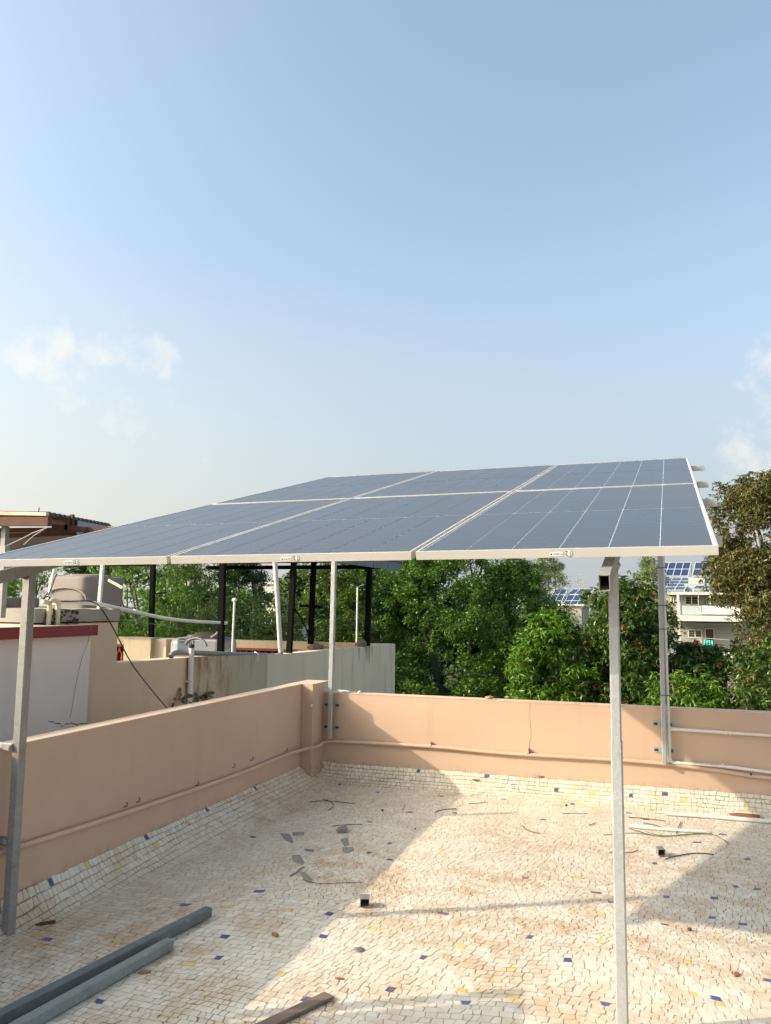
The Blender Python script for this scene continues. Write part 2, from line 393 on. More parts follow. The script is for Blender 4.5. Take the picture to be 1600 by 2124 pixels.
def leaf_mat(name, a, b, c, trans=.3, rough=.38):
    t = NT(name); h = t.attr('tint')['Fac']
    col = t.mix(t.ramp(h, 0, .6), a, b); col = t.mix(t.ramp(h, .90, .99), col, c)
    t.set(Base_Color=col, Roughness=rough, Specular_IOR_Level=.35)
    tr = t.node('ShaderNodeBsdfTranslucent'); t.l.new(t.mix(.5, col, (.07, .12, .01), 'ADD'), tr.inputs[0])
    ms = t.node('ShaderNodeMixShader'); ms.inputs[0].default_value = trans * .7
    out = t.n['Material Output']; t.l.new(t.bsdf.outputs[0], ms.inputs[1]); t.l.new(tr.outputs[0], ms.inputs[2]); t.l.new(ms.outputs[0], out.inputs[0])
    return t.mat
M['leaf_mid'] = leaf_mat('mid_green_leaf', (0.03995, 0.09813, 0.01377), (0.08562, 0.1757, 0.02165), (0.1485, 0.1963, 0.02952))
M['leaf_dark'] = leaf_mat('dark_green_leaf', (0.02283, 0.05166, 0.0118), (0.05136, 0.1033, 0.01771), (0.09132, 0.1239, 0.02952), .2)
M['leaf_bright'] = leaf_mat('bright_green_leaf', (0.05707, 0.1344, 0.0118), (0.1255, 0.248, 0.01968), (0.2283, 0.2791, 0.02952), .35)
M['leaf_yellow'] = leaf_mat('yellow_green_leaf', (0.0685, 0.1239, 0.01968), (0.1369, 0.1963, 0.02952), (0.2511, 0.2273, 0.03935), .35)
M['leaf_olive'] = leaf_mat('olive_leaf', (0.06278, 0.0775, 0.02165), (0.1369, 0.1292, 0.03935), (0.2511, 0.1446, 0.05905), .22)
M['leaf_mango'] = leaf_mat('mango_leaf', (0.03995, 0.08782, 0.01574), (0.08562, 0.1446, 0.0246), (0.2967, 0.1344, 0.05905), .25)
M['leaf_pale'] = leaf_mat('pale_grey_green_leaf', (0.1255, 0.1653, 0.07872), (0.2283, 0.2583, 0.128), (0.3196, 0.31, 0.1771), .3)
t = NT('ground_earth'); t.set(Base_Color=t.mix(t.ramp(t.noise(.25, 6), .4, .6), (.05, .075, .025), (.16, .13, .09)), Roughness=.95); M['earth'] = t.mat
M['paving'] = plain('grey_paving', (.30, .29, .27), .9, scale=1.1, var=.2)

# ------------------------------------------------------------------ ground and terrain
GZ = -7.0
g = MB()
N = 24
ext = [-1500, -600, -250, -120, -70, -45] + list(range(-35, 36, 5)) + [45, 70, 120, 250, 600, 1500]
gn = len(ext)
gv = [(x, y + 30, GZ + .25 * mnoise.noise(Vector((x * .05, y * .05, 0)))) for y in ext for x in ext]
g.add(gv, [(j * gn + i, j * gn + i + 1, (j + 1) * gn + i + 1, (j + 1) * gn + i) for j in range(gn - 1) for i in range(gn - 1)])
tag(g.build('ground', M['earth']), kind='structure')
p = MB().box((1.5, 24, GZ - .5), (16, 60, GZ + .34)).build('paved_yard', M['paving']); tag(p, kind='structure')

# ------------------------------------------------------------------ roof floor of broken mosaic tiles
XL = -.881; ZF = -.164
def wcove(y): return max(.13, min(.36, .36 + (y + 2.4) * .14))
def floor_z(x, y):
    dl = max(0.0, x - XL); db = max(0.0, -y)
    wl_ = wcove(y); wb = .24
    a = .164 * max(0, 1 - dl / wl_) ** 2.3; b = .164 * max(0, 1 - db / wb) ** 2.3
    return ZF + max(a, b, min(.19, (a * a + b * b) ** .5)) + .006 * mnoise.noise(Vector((x * .9, y * .9, 3)))
X1, Y0 = 5.2, -9.2
def axis_pts(a, b, fine_at, step=.06):
    s = [fine_at + (1 if b > a else -1) * t for t in (0, .012, .025, .04, .055, .07, .09, .11, .135, .16, .19, .22, .25, .28, .31, .34, .37, .41)]
    e = s[-1]; n = int(abs(b - e) / .12)
    return s + [e + (b - e) * (k + 1) / n for k in range(n)]
xs = axis_pts(XL, X1, XL); ys = axis_pts(0, Y0, 0)
fm = MB(); nx = len(xs)
fm.smooth = True
fm.add([(x, y, floor_z(x, y) - .0011) for y in ys for x in xs], [(j * nx + i, (j + 1) * nx + i, (j + 1) * nx + i + 1, j * nx + i + 1) for j in range(len(ys) - 1) for i in range(nx - 1)])
floor = tag(fm.build('floor', M['grout']), kind='structure')

BLUE_AT = [(868,1598),(1010,1610),(1155,1623),(1310,1636),(785,1642),(706,1627),(764,1770),(814,1749),(640,1765),(810,1784),(915,1893),(690,1895),(675,1946),(871,1985),(811,2047),(637,2068),(968,2076),(1085,1820),
    (1243,1853),(1273,1873),(1387,1862),(1377,1917),(1180,1987),(1098,1941),(1257,2080),(1310,1686),(1337,1700),(1183,1667),(1360,1792),(1446,1748),(1500,1732),(1551,1782),(1526,1837),(1565,1843),(1477,1863),(1480,1902),(1536,1914),
    (1594,2029),(98,1828),(309,1738),(433,1685),(533,1639),(468,1944),(448,1990),(208,2082),(535,1850),(392,1876),(106,1948),(945,1688),(1131,1700),(852,1683),(916,1652),(1042,1657),(1495,2075),(1380,1642),(527,1737),(770,1704)]
YEL_AT = [(935,1603),(1083,1616),(1230,1629),(1415,1645),(1545,1655),(765,1629),(1205,1820),(1350,1846),(1250,1951),(1251,1897),(1098,1883),(1433,1997),(1472,2005),(1432,2055),(1486,2085),(775,1733),(870,1650),(780,1925),(599,1885),
    (951,1965),(594,2018),(968,2053),(1060,2070),(1496,1841),(1575,1887),(1490,1938),(1548,1951),(180,1797),(248,1801),(390,1705),(435,1716),(330,1757),(470,1665),(468,1880),(247,1948),(385,2000),(918,1760),(1545,1836),(1437,1737),(1060,2013)]
def coloured():
    out = []
    for lst, k in ((BLUE_AT, 1), (YEL_AT, 2)):
        for (a, b) in lst:
            w = at(a, b, 2, ZF)
            for _ in range(40):
                z_ = floor_z(max(w.x, XL), min(w.y, 0)); w = w.lerp(at(a, b, 2, z_), .4)
            out.append((max(w.x, XL + .02), min(w.y, -.02), k))
    return out
CT = coloured()
def warp(u, v):
    dl = max(0, u - XL); db = max(0, -v); k = min(1, max(0, dl - .20) / .8) ** 1.1 * min(1, max(0, db - .20) / .8) ** 1.2
    a = mnoise.noise(Vector((u * .75, v * .75, 11.3))); b = mnoise.noise(Vector((u * .75, v * .75, 47.1)))
    a2 = mnoise.noise(Vector((u * 2.3, v * 2.3, 5.3))); b2 = mnoise.noise(Vector((u * 2.3, v * 2.3, 87.1)))
    return u + k * (.16 * a + .035 * a2), v + k * (.30 * b + .05 * b2)
tiles = []          # each: 4 corners (x, y), colour index, tint
PITCH = .056
def lay(u0, u1, v0, v1):
    v = v1; prev = None
    while v > v0:
        h = random.uniform(.034, .046); u = u0 - random.uniform(0, .03)
        while u < u1:
            w = random.uniform(.027, .054) if random.random() < .88 else random.uniform(.054, .072)
            sl1 = getattr(lay, 's', 0); sl2 = random.uniform(-.006, .006)
            c = [(u + sl1, v), (u - sl1, v - h), (u + w - sl2, v - h), (u + w + sl2, v)]
            lay.s = sl2
            tiles.append([list(warp(*q)) for q in c])
            u += w
        v -= h
    return
# rows following each wall up the rounded cove, then the field
def cove_rows(w, h):
    out = [0.0]; d = 0.0
    while d < w:
        slope = 2 * h / w * max(0, 1 - d / w); d += random.uniform(.040, .050) / math.sqrt(1 + slope * slope); out.append(d)
    return out
def wob(a_, b_, k): return .007 * mnoise.noise(Vector((a_ * 5, b_ * 31, k))) * min(1, b_ * 15)
rb_ = cove_rows(.20, .164)
for d0, d1 in zip(rb_[:-1], rb_[1:]):
    u = XL + .01; e = 0
    while u < X1:
        w = random.uniform(.026, .056); e2 = random.uniform(-.005, .005)
        tiles.append([[u + e, -d0 - .003 + wob(u, d0, 1)], [u - e, -d1 + wob(u, d1, 1)], [u + w - e2, -d1 + wob(u + w, d1, 1)], [u + w + e2, -d0 - .003 + wob(u + w, d0, 1)]]); u += w; e = e2
rl_ = cove_rows(.22, .164)
for d0, d1 in zip(rl_[:-1], rl_[1:]):
    v = -rb_[-1]; e = 0
    while v > -6.6:
        w = random.uniform(.026, .056); e2 = random.uniform(-.005, .005)
        tiles.append([[XL + d0 + .002 + wob(v, d0, 9), v + e], [XL + d0 + .002 + wob(v - w, d0, 9), v - w + e2], [XL + d1 + wob(v - w, d1, 9), v - w - e2], [XL + d1 + wob(v, d1, 9), v - e]]); v -= w; e = e2
lay(XL + rl_[-1] + .004, X1, -6.6, -rb_[-1] - .001)
def make_tile(cs):
    """shrink the outline by half a joint, jitter the corners, give thickness and a slight tilt"""
    cx = sum(c[0] for c in cs) / 4; cy = sum(c[1] for c in cs) / 4
    jx, jy = random.uniform(-.0015, .0015), random.uniform(-.0015, .0015)
    out = []
    for c in cs:
        dx, dy = c[0] - cx, c[1] - cy; L = math.hypot(dx, dy) + 1e-6; k = max(.3, 1 - .0022 / (L * .75))
        out.append((cx + dx * k + jx + random.uniform(-.0015, .0015), cy + dy * k + jy + random.uniform(-.0015, .0015)))
    if random.random() < .22:       # a nibbled corner
        i = random.randrange(4); a, b, c = out[i - 1], out[i], out[(i + 1) % 4]; t1, t2 = random.uniform(.15, .4), random.uniform(.15, .4)
        out[i:i + 1] = [(b[0] + (a[0] - b[0]) * t1, b[1] + (a[1] - b[1]) * t1), (b[0] + (c[0] - b[0]) * t2, b[1] + (c[1] - b[1]) * t2)]
    tx, ty = random.uniform(-.005, .005), random.uniform(-.005, .005); lift = random.uniform(.0003, .0008)
    n = len(out); top = []
    for (x, y) in out:
        x = max(x, XL + .001); y = min(y, -.001)
        top.append((x, y, floor_z(x, y) + lift + (x - cx) * tx + (y - cy) * ty))
    vs = top + [(x, y, z - .009) for x, y, z in top]
    fs = [tuple(range(n))] + [(i, n + i, n + (i + 1) % n, (i + 1) % n) for i in range(n)]
    return vs, fs, (cx, cy)
made = []
for cs in tiles:
    cx = sum(c[0] for c in cs) / 4; cy = sum(c[1] for c in cs) / 4
    if cy > 0 or cx < XL or (cx < -.755 and cy > -.285): continue
    vs, fs, c = make_tile(cs)
    d = (Vector((c[0], c[1], ZF)) - CAM); dep = d.dot(FW)
    px = 800 + FPX * d.dot(RT) / dep; py = 1062 - FPX * d.dot(UP) / dep
    seen = 0 <= px <= 1600 and 1560 <= py <= 2115
    r = random.random(); k = 1 if r < .006 and not seen else 2 if r < .012 and not seen else 0
    made.append([vs, fs, c, k, random.random(), dep if seen and dep > 0 else 99])
used = set()
cen = np.array([m[2] for m in made])
for (x, y, k) in CT:
    for i in np.argsort((cen[:, 0] - x) ** 2 + (cen[:, 1] - y) ** 2)[:4]:
        if i not in used: made[i][3] = k; used.add(int(i)); break
made.sort(key=lambda m: m[5])
TM = [M['tile_white'], M['tile_blue'], M['tile_yellow']]
def tint_attr(me, vals):
    a = me.attributes.new('tint', 'FLOAT', 'FACE'); a.data.foreach_set('value', vals)
for m in made[:300]:
    me = bpy.data.meshes.new('tile'); c = Vector((m[2][0], m[2][1], ZF))
    me.from_pydata([tuple(Vector(v) - c) for v in m[0]], [], m[1]); me.materials.append(TM[m[3]])
    tint_attr(me, [m[4]] * len(m[1]))
    o = bpy.data.objects.new('tile', me); link(o); o.parent = floor; o.location = c
mb = MB(); tv = []
for m in made[300:]:
    mb.mi = m[3]; mb.add(m[0], m[1]); tv += [m[4]] * len(m[1])
tf = mb.build('tile_field', TM, floor); tint_attr(tf.data, tv); tf['kind'] = 'stuff'

# ------------------------------------------------------------------ parapet walls
def grid_wall(mb, o, du, dv, nu, nv, amp, seed):
    """a slightly wavy plastered face"""
    o, du, dv = Vector(o), Vector(du), Vector(dv); n = du.cross(dv).normalized()
    vs = []
    for j in range(nv + 1):
        for i in range(nu + 1):
            p = o + du * (i / nu) + dv * (j / nv); e = min(1, j / 2, (nv - j) / 1)
            vs.append(p + n * amp * e * mnoise.noise(p * 1.1 + Vector((seed, 0, 0))))
    w = nu + 1
    mb.add(vs, [(j * w + i, j * w + i + 1, (j + 1) * w + i + 1, (j + 1) * w + i) for j in range(nv) for i in range(nu)], True)
HL, HB = .772, .673
lw = thing('parapet_wall', 'peach painted parapet wall on the left in shade with a sunlit top edge', 'wall', (XL, -4, ZF))
w = MB(); w.box((XL - .12, -9.2, GZ), (XL, .118, HL - .012)); w.build('wall', M['peach'], lw, bevel=0)
w = MB(); w.box((XL - .123, -9.2, HL - .012), (XL + .002, -.287, HL)); w.build('coping', M['peach_top'], lw, bevel=.003)
w = MB(); w.box((XL + .0005, -.287, ZF), (-.764, -.0005, HL - .012)); w.build('corner_pillar', M['peach'], lw, bevel=.004)
w = MB(); w.box((XL - .123, -.2868, HL - .0118), (-.762, .121, HL + .001)); w.build('pillar_top', M['peach_top'], lw, bevel=.003)
hooks = [(257, 1674), (283, 1664), (406, 1630), (482, 1592), (520, 1577), (591, 1558)]
for (a, b) in hooks:
    p0 = at(a, b, 0, XL); h = MB().tube([p0 - Vector((.01, 0, 0)), p0 + Vector((.02, 0, .004)), p0 + Vector((.026, .004, .018)), p0 + Vector((.016, .006, .03))], .0035, 6)
    h.build('nail', M['rust'], lw)
p0 = at(647, 1463, 0, -.764); MB().box(p0 - Vector((.002, .02, .012)), p0 + Vector((.006, .005, .012))).build('chipped_patch', M['white_wall'], lw)

bw = thing('parapet_wall', 'peach painted parapet wall at the back in sunlight with a hairline crack', 'wall', (2, 0, ZF))
w = MB(); w.box((XL + .0005, .0, GZ), (6.4, .118, HB - .012)); w.build('wall', M['peach'], bw)
w = MB(); w.box((-.7615, -.003, HB - .012), (6.4, .121, HB)); w.build('coping', M['peach_top'], bw, bevel=.003)
# hairline crack as a flat sliver, the groove's shade put into its colour
def crack(pts3, nrm, wd, name, mat, parent, jit=.006):
    mb = MB(); L = []; Rr = []
    pts = []
    for a, b in zip(pts3[:-1], pts3[1:]):
        a, b = Vector(a), Vector(b); n = max(2, int((b - a).length / .02))
        pts += [a.lerp(b, i / n) for i in range(n)]
    pts.append(Vector(pts3[-1])); nrm = Vector(nrm)
    for i, q in enumerate(pts):
        d = (pts[min(i + 1, len(pts) - 1)] - pts[max(i - 1, 0)]).normalized(); s = d.cross(nrm).normalized()
        q = q + s * random.uniform(-jit, jit) + nrm * .0015; k = wd * random.uniform(.4, 1.1)
        L.append(q + s * k); Rr.append(q - s * k)
    n = len(L); mb.add(L + Rr, [(i, i + 1, n + i + 1, n + i) for i in range(n - 1)]); return mb.build(name, mat, parent)
M['crack'] = plain('crack_shadow_dust', (.23, .14, .09), .95); M['crack_dark'] = plain('open_crack', (.03, .025, .02), 1)
crack([at(1101, 1455, 1, 0), at(1098, 1490, 1, 0), at(1103, 1520, 1, 0), at(1097, 1555, 1, 0)], (0, -1, 0), .0016, 'crack', M['crack'], bw, .004)
for (a, b, s, k) in ((1015, 1442, .028, 0), (1021, 1446, .014, 3)):
    pass
pb = at(1015, 1446, 1, .03); pb.z = HB + .014
tag(MB().rock(pb, .03, 2, (1.25, 1, .6)).build('stone', M['pebble']), 'small pinkish stone lying on top of the back parapet', 'stone')
ch = at(712, 1437, 1, .05); ch.z = HB + .012
c = MB().add([ch + Vector(v) for v in ((-.06, -.03, -.008), (.07, -.035, -.01), (.09, .0, -.008), (.03, .03, -.008), (-.06, .02, -.006), (-.06, -.03, .006), (.07, -.035, .0), (.09, .0, .001), (.03, .03, .004), (-.06, .02, .008))],
             [(4, 3, 2, 1, 0), (5, 6, 7, 8, 9), (0, 1, 6, 5), (1, 2, 7, 6), (2, 3, 8, 7), (3, 4, 9, 8), (4, 0, 5, 9)])
tag(c.build('plaster_chip', M['white_wall']), 'broken white plaster slab on the parapet beside the corner post', 'plaster')
ch = at(746, 1438, 1, .02); ch.z = HB + .011
tag(MB().rock(ch, .018, 5, (1.3, 1, .7)).build('plaster_chip', M['white_wall']), 'tiny white plaster lump on the back parapet, right of the broken slab', 'plaster')

# peach pipe running along the foot of both walls
wp = thing('wall_pipe', 'peach painted conduit pipe running low along both parapet walls', 'pipe', (-.7, -.1, .15))
pl = [Vector((XL + .022, -6.5, .30)), Vector((XL + .022, -4.14, .239)), Vector((XL + .022, -3.99, .233)), Vector((XL + .022, -3.08, .198)), Vector((XL + .022, -1.71, .162)), Vector((XL + .024, -.675, .165)), Vector((XL + .05, -.46, .168)),
      Vector((-.80, -.315, .172)), Vector((-.735, -.25, .178)), Vector((-.725, -.15, .192)), Vector((-.715, -.06, .20)), Vector((-.66, -.028, .203)), Vector((-.5, -.022, .206)), Vector((.358, -.022, .214)), Vector((1.055, -.022, .197)), Vector((1.99, -.022, .205)), Vector((2.49, -.022, .197)), Vector((2.9, -.022, .17)), Vector((3.26, -.022, .14)), Vector((4.6, -.022, .10)), Vector((6.2, -.022, .09))]
def smooth_path(pts, n=5):
    out = []
    for i in range(len(pts) - 1):
        p0, p1, p2, p3 = pts[max(i - 1, 0)], pts[i], pts[i + 1], pts[min(i + 2, len(pts) - 1)]
        for k in range(n):
            t = k / n; out.append(.5 * ((2 * p1) + (p2 - p0) * t + (2 * p0 - 5 * p1 + 4 * p2 - p3) * t * t + (3 * p1 - p0 - 3 * p2 + p3) * t ** 3))
    out.append(pts[-1]); return out
MB().tube(smooth_path(pl, 4), .0165, 12).build('pipe', M['peach_pipe'], wp)
for (a, b, y) in ((893, 1547, 0), (1095, 1561, 0)):
    p = at(a, b, 1, -.022); c = MB(); c.tube([p - Vector((.009, 0, 0)), p + Vector((.009, 0, 0))], .0195, 12)
    c.box(p + Vector((-.012, -.006, .014)), p + Vector((.012, .02, .036))); c.build('clip', M['peach_pipe'], wp)
    MB().tube([p + Vector((.012, -.022, .015)), p + Vector((.013, -.024, .045))], .0035, 6).build('nail', M['rust'], wp)
p = at(1558, 1606, 1, -.045); MB().rock(p, .011, 1, (1, .7, 1)).build('screw_head', M['black_plastic'], wp)

# ------------------------------------------------------------------ the solar array: six modules on a steel frame
AO = Vector((2.6149, -4.5336, 1.7567)); TILT = .24292; PT = -.00725; AY = -.01786
Ud = Vector((-math.cos(AY) * math.cos(PT), -math.sin(AY) * math.cos(PT), math.sin(PT)))
Vd = Vector((-math.sin(AY) * math.cos(TILT), math.cos(AY) * math.cos(TILT), math.sin(TILT)))
Nd = (-Ud).cross(Vd).normalized()
PW, PL, GAP = 1.134, 2.278, .02
def arr(u, v, n=0.0): return AO + Ud * u + Vd * v + Nd * n      # u metres to the left, v metres up the slope
PMAT = lambda o: Matrix(((-Ud.x, Vd.x, Nd.x, o.x), (-Ud.y, Vd.y, Nd.y, o.y), (-Ud.z, Vd.z, Nd.z, o.z), (0, 0, 0, 1)))
def make_panel():
    root = bpy.data.objects.new('solar_panel', None); link(root); root.empty_display_size = .1
    fr = MB(); T = .035; W = .0095
    def bx(a, b): fr.box(a, b)
    bx((0, 0, -T), (PW, W, 0)); bx((0, PL - W, -T), (PW, PL, 0)); bx((0, W, -T), (W, PL - W, -.0)); bx((PW - W, W, -T), (PW, PL - W, 0))
    bx((W, .0125, -T), (PW - W, .03, -T + .002))
    f = fr.build('frame', M['alu'], None, bevel=.0012); f.parent = root
    b = MB().box((W, W, -.0085), (PW - W, PL - W, -.0045)).build('backsheet', M['backsheet']); b.parent = root
    cw = (PW - 2 * W - .014) / 6; gx = .0036; half = (PL - 2 * W - .030) / 2; x0 = W + .007
    for h in range(2):
        y0 = W + .009 + h * (half + .012)
        for c_ in range(6):
            m = MB(); a, e = x0 + c_ * cw + gx / 2, x0 + (c_ + 1) * cw - gx / 2; nr = 12; ph = half / nr; k = .006
            # outline notched at every cell corner, as cut cells are
            L, Rr = [], []
            for r_ in range(nr):
                yb = y0 + r_ * ph; yt = yb + ph
                L += [(a + k, yb), (a, yb + k * .5), (a, yt - k * .5), (a + k, yt)]
                Rr += [(e - k, yb), (e, yb + k * .5), (e, yt - k * .5), (e - k, yt)]
            n = len(L); m.add([(x, y, -.0035) for x, y in L] + [(x, y, -.0035) for x, y in Rr], [(i, n + i, n + i + 1, i + 1) for i in range(n - 1) if i % 4 != 3])
            q = m.build('cell_block', M['cell']); q.parent = root
    return root
def text_mesh(body, size):
    cu = bpy.data.curves.new('number', 'FONT'); cu.body = body; cu.size = size; cu.align_x = 'CENTER'; cu.align_y = 'CENTER'; cu.extrude = .0002
    o = bpy.data.objects.new('number', cu); link(o); dg = bpy.context.evaluated_depsgraph_get(); me = bpy.data.meshes.new_from_object(o.evaluated_get(dg))
    bpy.data.objects.remove(o); me.materials.clear(); me.materials.append(M['ink']); return me
NUM = text_mesh('12', .024)
proto = make_panel()
PLAB = {(0, 0): 'solar panel at the front right corner of the array above the square tube end', (1, 0): 'solar panel in the middle of the front row with round number sticker',
        (2, 0): 'solar panel at the front left of the array reaching the picture edge', (0, 1): 'solar panel at the back right corner of the array, highest of all',
        (1, 1): 'solar panel in the middle of the back row', (2, 1): 'solar panel at the back left corner of the array'}
for (i, j), lab in PLAB.items():
    r = proto if (i, j) == (0, 0) else copy_tree(proto)
    r.matrix_basis = PMAT(arr(i * (PW + GAP) + PW, j * (PL + GAP)))
    tag(r, lab, 'solar panel', 'solar panels of the main array')
PANELS = {}
bpy.context.view_layer.update()
for o in list(scn.objects):
    if o.name.startswith('solar_panel') and o.parent is None: PANELS[o['label']] = o
for key, sx in (((0, 0), None), ((1, 0), None), ((2, 0), None)):
    r = PANELS[PLAB[key]]
    px, py = {(0, 0): (1178, 1145), (1, 0): (604, 1160), (2, 0): (138, 1167)}[key]
    P = at(px, py, 1, -4.55); loc = r.matrix_world.inverted() @ P
    x = loc.x; z = -.0175
    d = MB(); d.lathe((x, -.0008, z), [(0.0001, .0), (.0135, .0), (.0135, .0006), (0.0001, .0006)], 24, (0, -1, 0)); d.sm = [False] * len(d.sm); o = d.build('number_sticker', M['paper']); o.parent = r
    ring = MB(); ring.lathe((x, -.0008, z), [(.0128, .0008), (.0128, .001), (.0136, .001), (.0136, .0002)], 24, (0, -1, 0)); o = ring.build('sticker_rim', M['ink']); o.parent = r
    o = bpy.data.objects.new('number', NUM); link(o); o.parent = r; o.rotation_euler = (R(90), R(180), 0); o.location = (x, -.0018, z); 
    s = MB().box((x - .072, -.0014, z - .010), (x - .022, -.0001, z + .004)).build('maker_sticker', M['paper']); s.parent = r
    k = MB(); u0 = x - .070
    k.add([(u0, -.0018, z - .004), (u0 + .004, -.0018, z - .0075), (u0 + .009, -.0018, z - .005), (u0 + .005, -.0018, z + .0005)], [(0, 1, 2, 3)])
    for n_ in range(15):
        a = u0 + .011 + n_ * .0024; k.box((a, -.0018, z - .007 + random.uniform(0, .003)), (a + .0013, -.00145, z - .001 + random.uniform(-.002, .0015)))
    o = k.build('maker_print', M['ink']); o.parent = r
# mounting frame
mf = thing('mounting_frame', 'galvanised steel frame carrying the solar array on four square posts', 'metal frame', (2.24, -4.06, ZF))
rt = -.035 - .0005
for v, ov in ((.42, .035), (1.72, .085), (PL + GAP + .42, .085), (PL + GAP + 1.75, .115)):
    a, b = arr(-ov, v, rt - .02), arr(3 * (PW + GAP) + .06, v, rt - .02)
    MB().bar(a, b, .04, .04, Nd, hollow=.002).build('purlin', M['galv'], mf)
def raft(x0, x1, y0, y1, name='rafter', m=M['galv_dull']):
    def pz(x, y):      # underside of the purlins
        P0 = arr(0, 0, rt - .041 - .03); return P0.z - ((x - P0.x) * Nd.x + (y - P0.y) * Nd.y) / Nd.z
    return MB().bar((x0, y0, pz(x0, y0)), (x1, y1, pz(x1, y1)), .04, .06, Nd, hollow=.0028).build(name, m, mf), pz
_, pz = raft(2.222, 2.305, -4.63, .05)
raft(-.765, -.69, -4.50, .05)
def post(x, y, z0, x1=None, y1=None, w=.05, top=None, lab=None, m=M['galv']):
    x1 = x if x1 is None else x1; y1 = y if y1 is None else y1
    zt = pz(x1, y1) - .031 if top is None else top
    o = MB().bar((x, y, z0), (x1, y1, zt), w, w, (0, 1, 0), hollow=.003, ch=.006).build('post', m, mf)
    if lab: o['label'] = lab
    return o
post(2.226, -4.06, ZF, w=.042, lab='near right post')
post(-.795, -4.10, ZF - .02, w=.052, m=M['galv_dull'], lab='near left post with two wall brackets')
post(-.672, -.06, .235, -.655, -.06, .046, lab='far left post at the corner')
post(2.428, -.06, .205, 2.440, -.06, .042, lab='far right post at the back wall')
MB().bar((-.80, -.06, pz(-.7, -.06) - .052), (2.5, -.06, pz(2.4, -.06) - .052), .04, .04, (0, 0, 1), hollow=.002).build('cross_beam', M['galv'], mf)
# sleeve where the near right post is spliced
MB().bar((2.226, -4.062, ZF + .02), (2.226, -4.062, .98), .047, .047, (0, 1, 0), ch=.006).build('post_sleeve', M['galv'], mf)
MB().rock((2.238, -4.085, pz(2.24, -4.08) - .045), .02, 4, (1, 1, 1.4)).build('weld', M['galv_dull'], mf)
MB().rock((-.80, -4.12, pz(-.8, -4.12) - .04), .022, 7, (1, 1, 1)).build('weld', M['rust'], mf)
# arms tying the near left post to the wall
for (a, b, m_) in ((1548, 1, M['galv']), (1745, 0, M['galv_floor'])):
    p = at(32, a, 1, -4.10); MB().bar((XL - .10 if b else XL + .0, -4.12, p.z), (-.815, -4.12, p.z), .035, .038, (0, 0, 1), ch=.003).build('wall_arm', m_, mf)
    MB().rock((-.822, -4.137, p.z), .014, a, (1, .6, 1.3)).build('weld', M['rock'] if b else M['galv_dull'], mf)
# slotted brackets bolting the far posts to the back wall
for (xa, z) in ((-.678, .550), (-.678, .336), (2.425, .532), (2.425, .310)):
    hw = .078
    b_ = MB()
    poly = [(xa - hw + .0, -.0, z)]
    pts = [(xa - hw + .012 - .016 * math.sin(t_), -.0005, z - .022 * math.cos(t_)) for t_ in [math.pi * k / 6 for k in range(7)]]
    pts2 = [(xa + hw - .012 + .016 * math.sin(t_), -.0005, z + .022 * math.cos(t_)) for t_ in [math.pi * k / 6 for k in range(7)]]
    b_.prism(pts + pts2, (0, -.006, 0)); bo = b_.build('bracket', M['galv'], mf)
    halo = [(xa + (hw + .012) * math.copysign(abs(math.cos(t_)) ** .5, math.cos(t_)) * random.uniform(.94, 1.06), -.0004, z + .036 * math.sin(t_) * random.uniform(.85, 1.15)) for t_ in [-2 * math.pi * k / 20 for k in range(20)]]
    MB().prism(halo, (0, -.0012, 0)).build('cement_patch', M['patch'], bo)
    for sx in (-1, 1):
        cx = xa + sx * (hw - .018)
        MB().box((cx - .019, -.0068, z - .010), (cx + .014, -.0066, z + .010)).build('slot', M['dark_inside'], bo)  # dark patch on the bracket, painted as the slot's shade
        MB().lathe((cx + .004 * sx, -.0066, z), [(.0001, .012), (.007, .011), (.0085, .004), (.0085, 0)], 8, (0, -1, 0)).build('bolt', M['rust'], bo)
# near left rafter bearing against a stub
# ------------------------------------------------------------------ white PVC conduit at the far right post
cp = thing('conduit_pipe', 'white plastic conduit strapped beside the far right post, branching along the back wall', 'pipe', (2.475, -.05, .2))
zt = pz(2.46, -.05) - .06
def pvc(pts, r, name, m, parent): return MB().tube(pts, r, 12).build(name, m, parent)
xv = 2.472
pvc([Vector((xv - .012, -.05, zt)), Vector((xv - .004, -.05, 1.0)), Vector((xv, -.048, .5)), Vector((xv, -.046, .26)), Vector((xv + .006, -.042, .232)), Vector((xv + .028, -.036, .216)), Vector((xv + .06, -.03, .215))], .0125, 'riser', M['white_pvc'], cp)
lo = [Vector((xv + .05, -.03, .2155)), Vector((2.9, -.03, .212)), Vector((3.27, -.03, .188)), Vector((4.4, -.03, .12))]
pvc(smooth_path(lo, 4), .0125, 'lower_branch', M['white_pvc'], cp)
pvc([Vector((xv + .035, -.03, .2160)), Vector((xv + .085, -.03, .2150))], .0155, 'socket', M['white_pvc'], cp)
up_ = [Vector((xv + .008, -.03, .4985)), Vector((2.95, -.03, .491)), Vector((3.28, -.03, .487)), Vector((4.4, -.03, .475))]
pvc(up_, .0125, 'upper_branch', M['white_pvc'], cp)
pvc([Vector((xv + .01, -.03, .4982)), Vector((xv + .07, -.03, .4974))], .0155, 'socket', M['white_pvc'], cp)
for (a, b) in ((1507, 1520), (1515, 1521), (1500, 1588)):
    p = at(a, b, 1, -.03); p.z += .0
    MB().tube([p - Vector((.006, 0, 0)), p + Vector((.006, 0, 0))], .018, 12).build('strap', M['white_pvc'], cp)
p = at(1488, 1587, 1, -.045)
k_ = MB()
for n_ in range(10): k_.box(p + Vector((-.045 + n_ * .006, .0015, -.0015)), p + Vector((-.0415 + n_ * .006, .003, .0025)))
k_.build('printed_marking', M['ink'], cp)
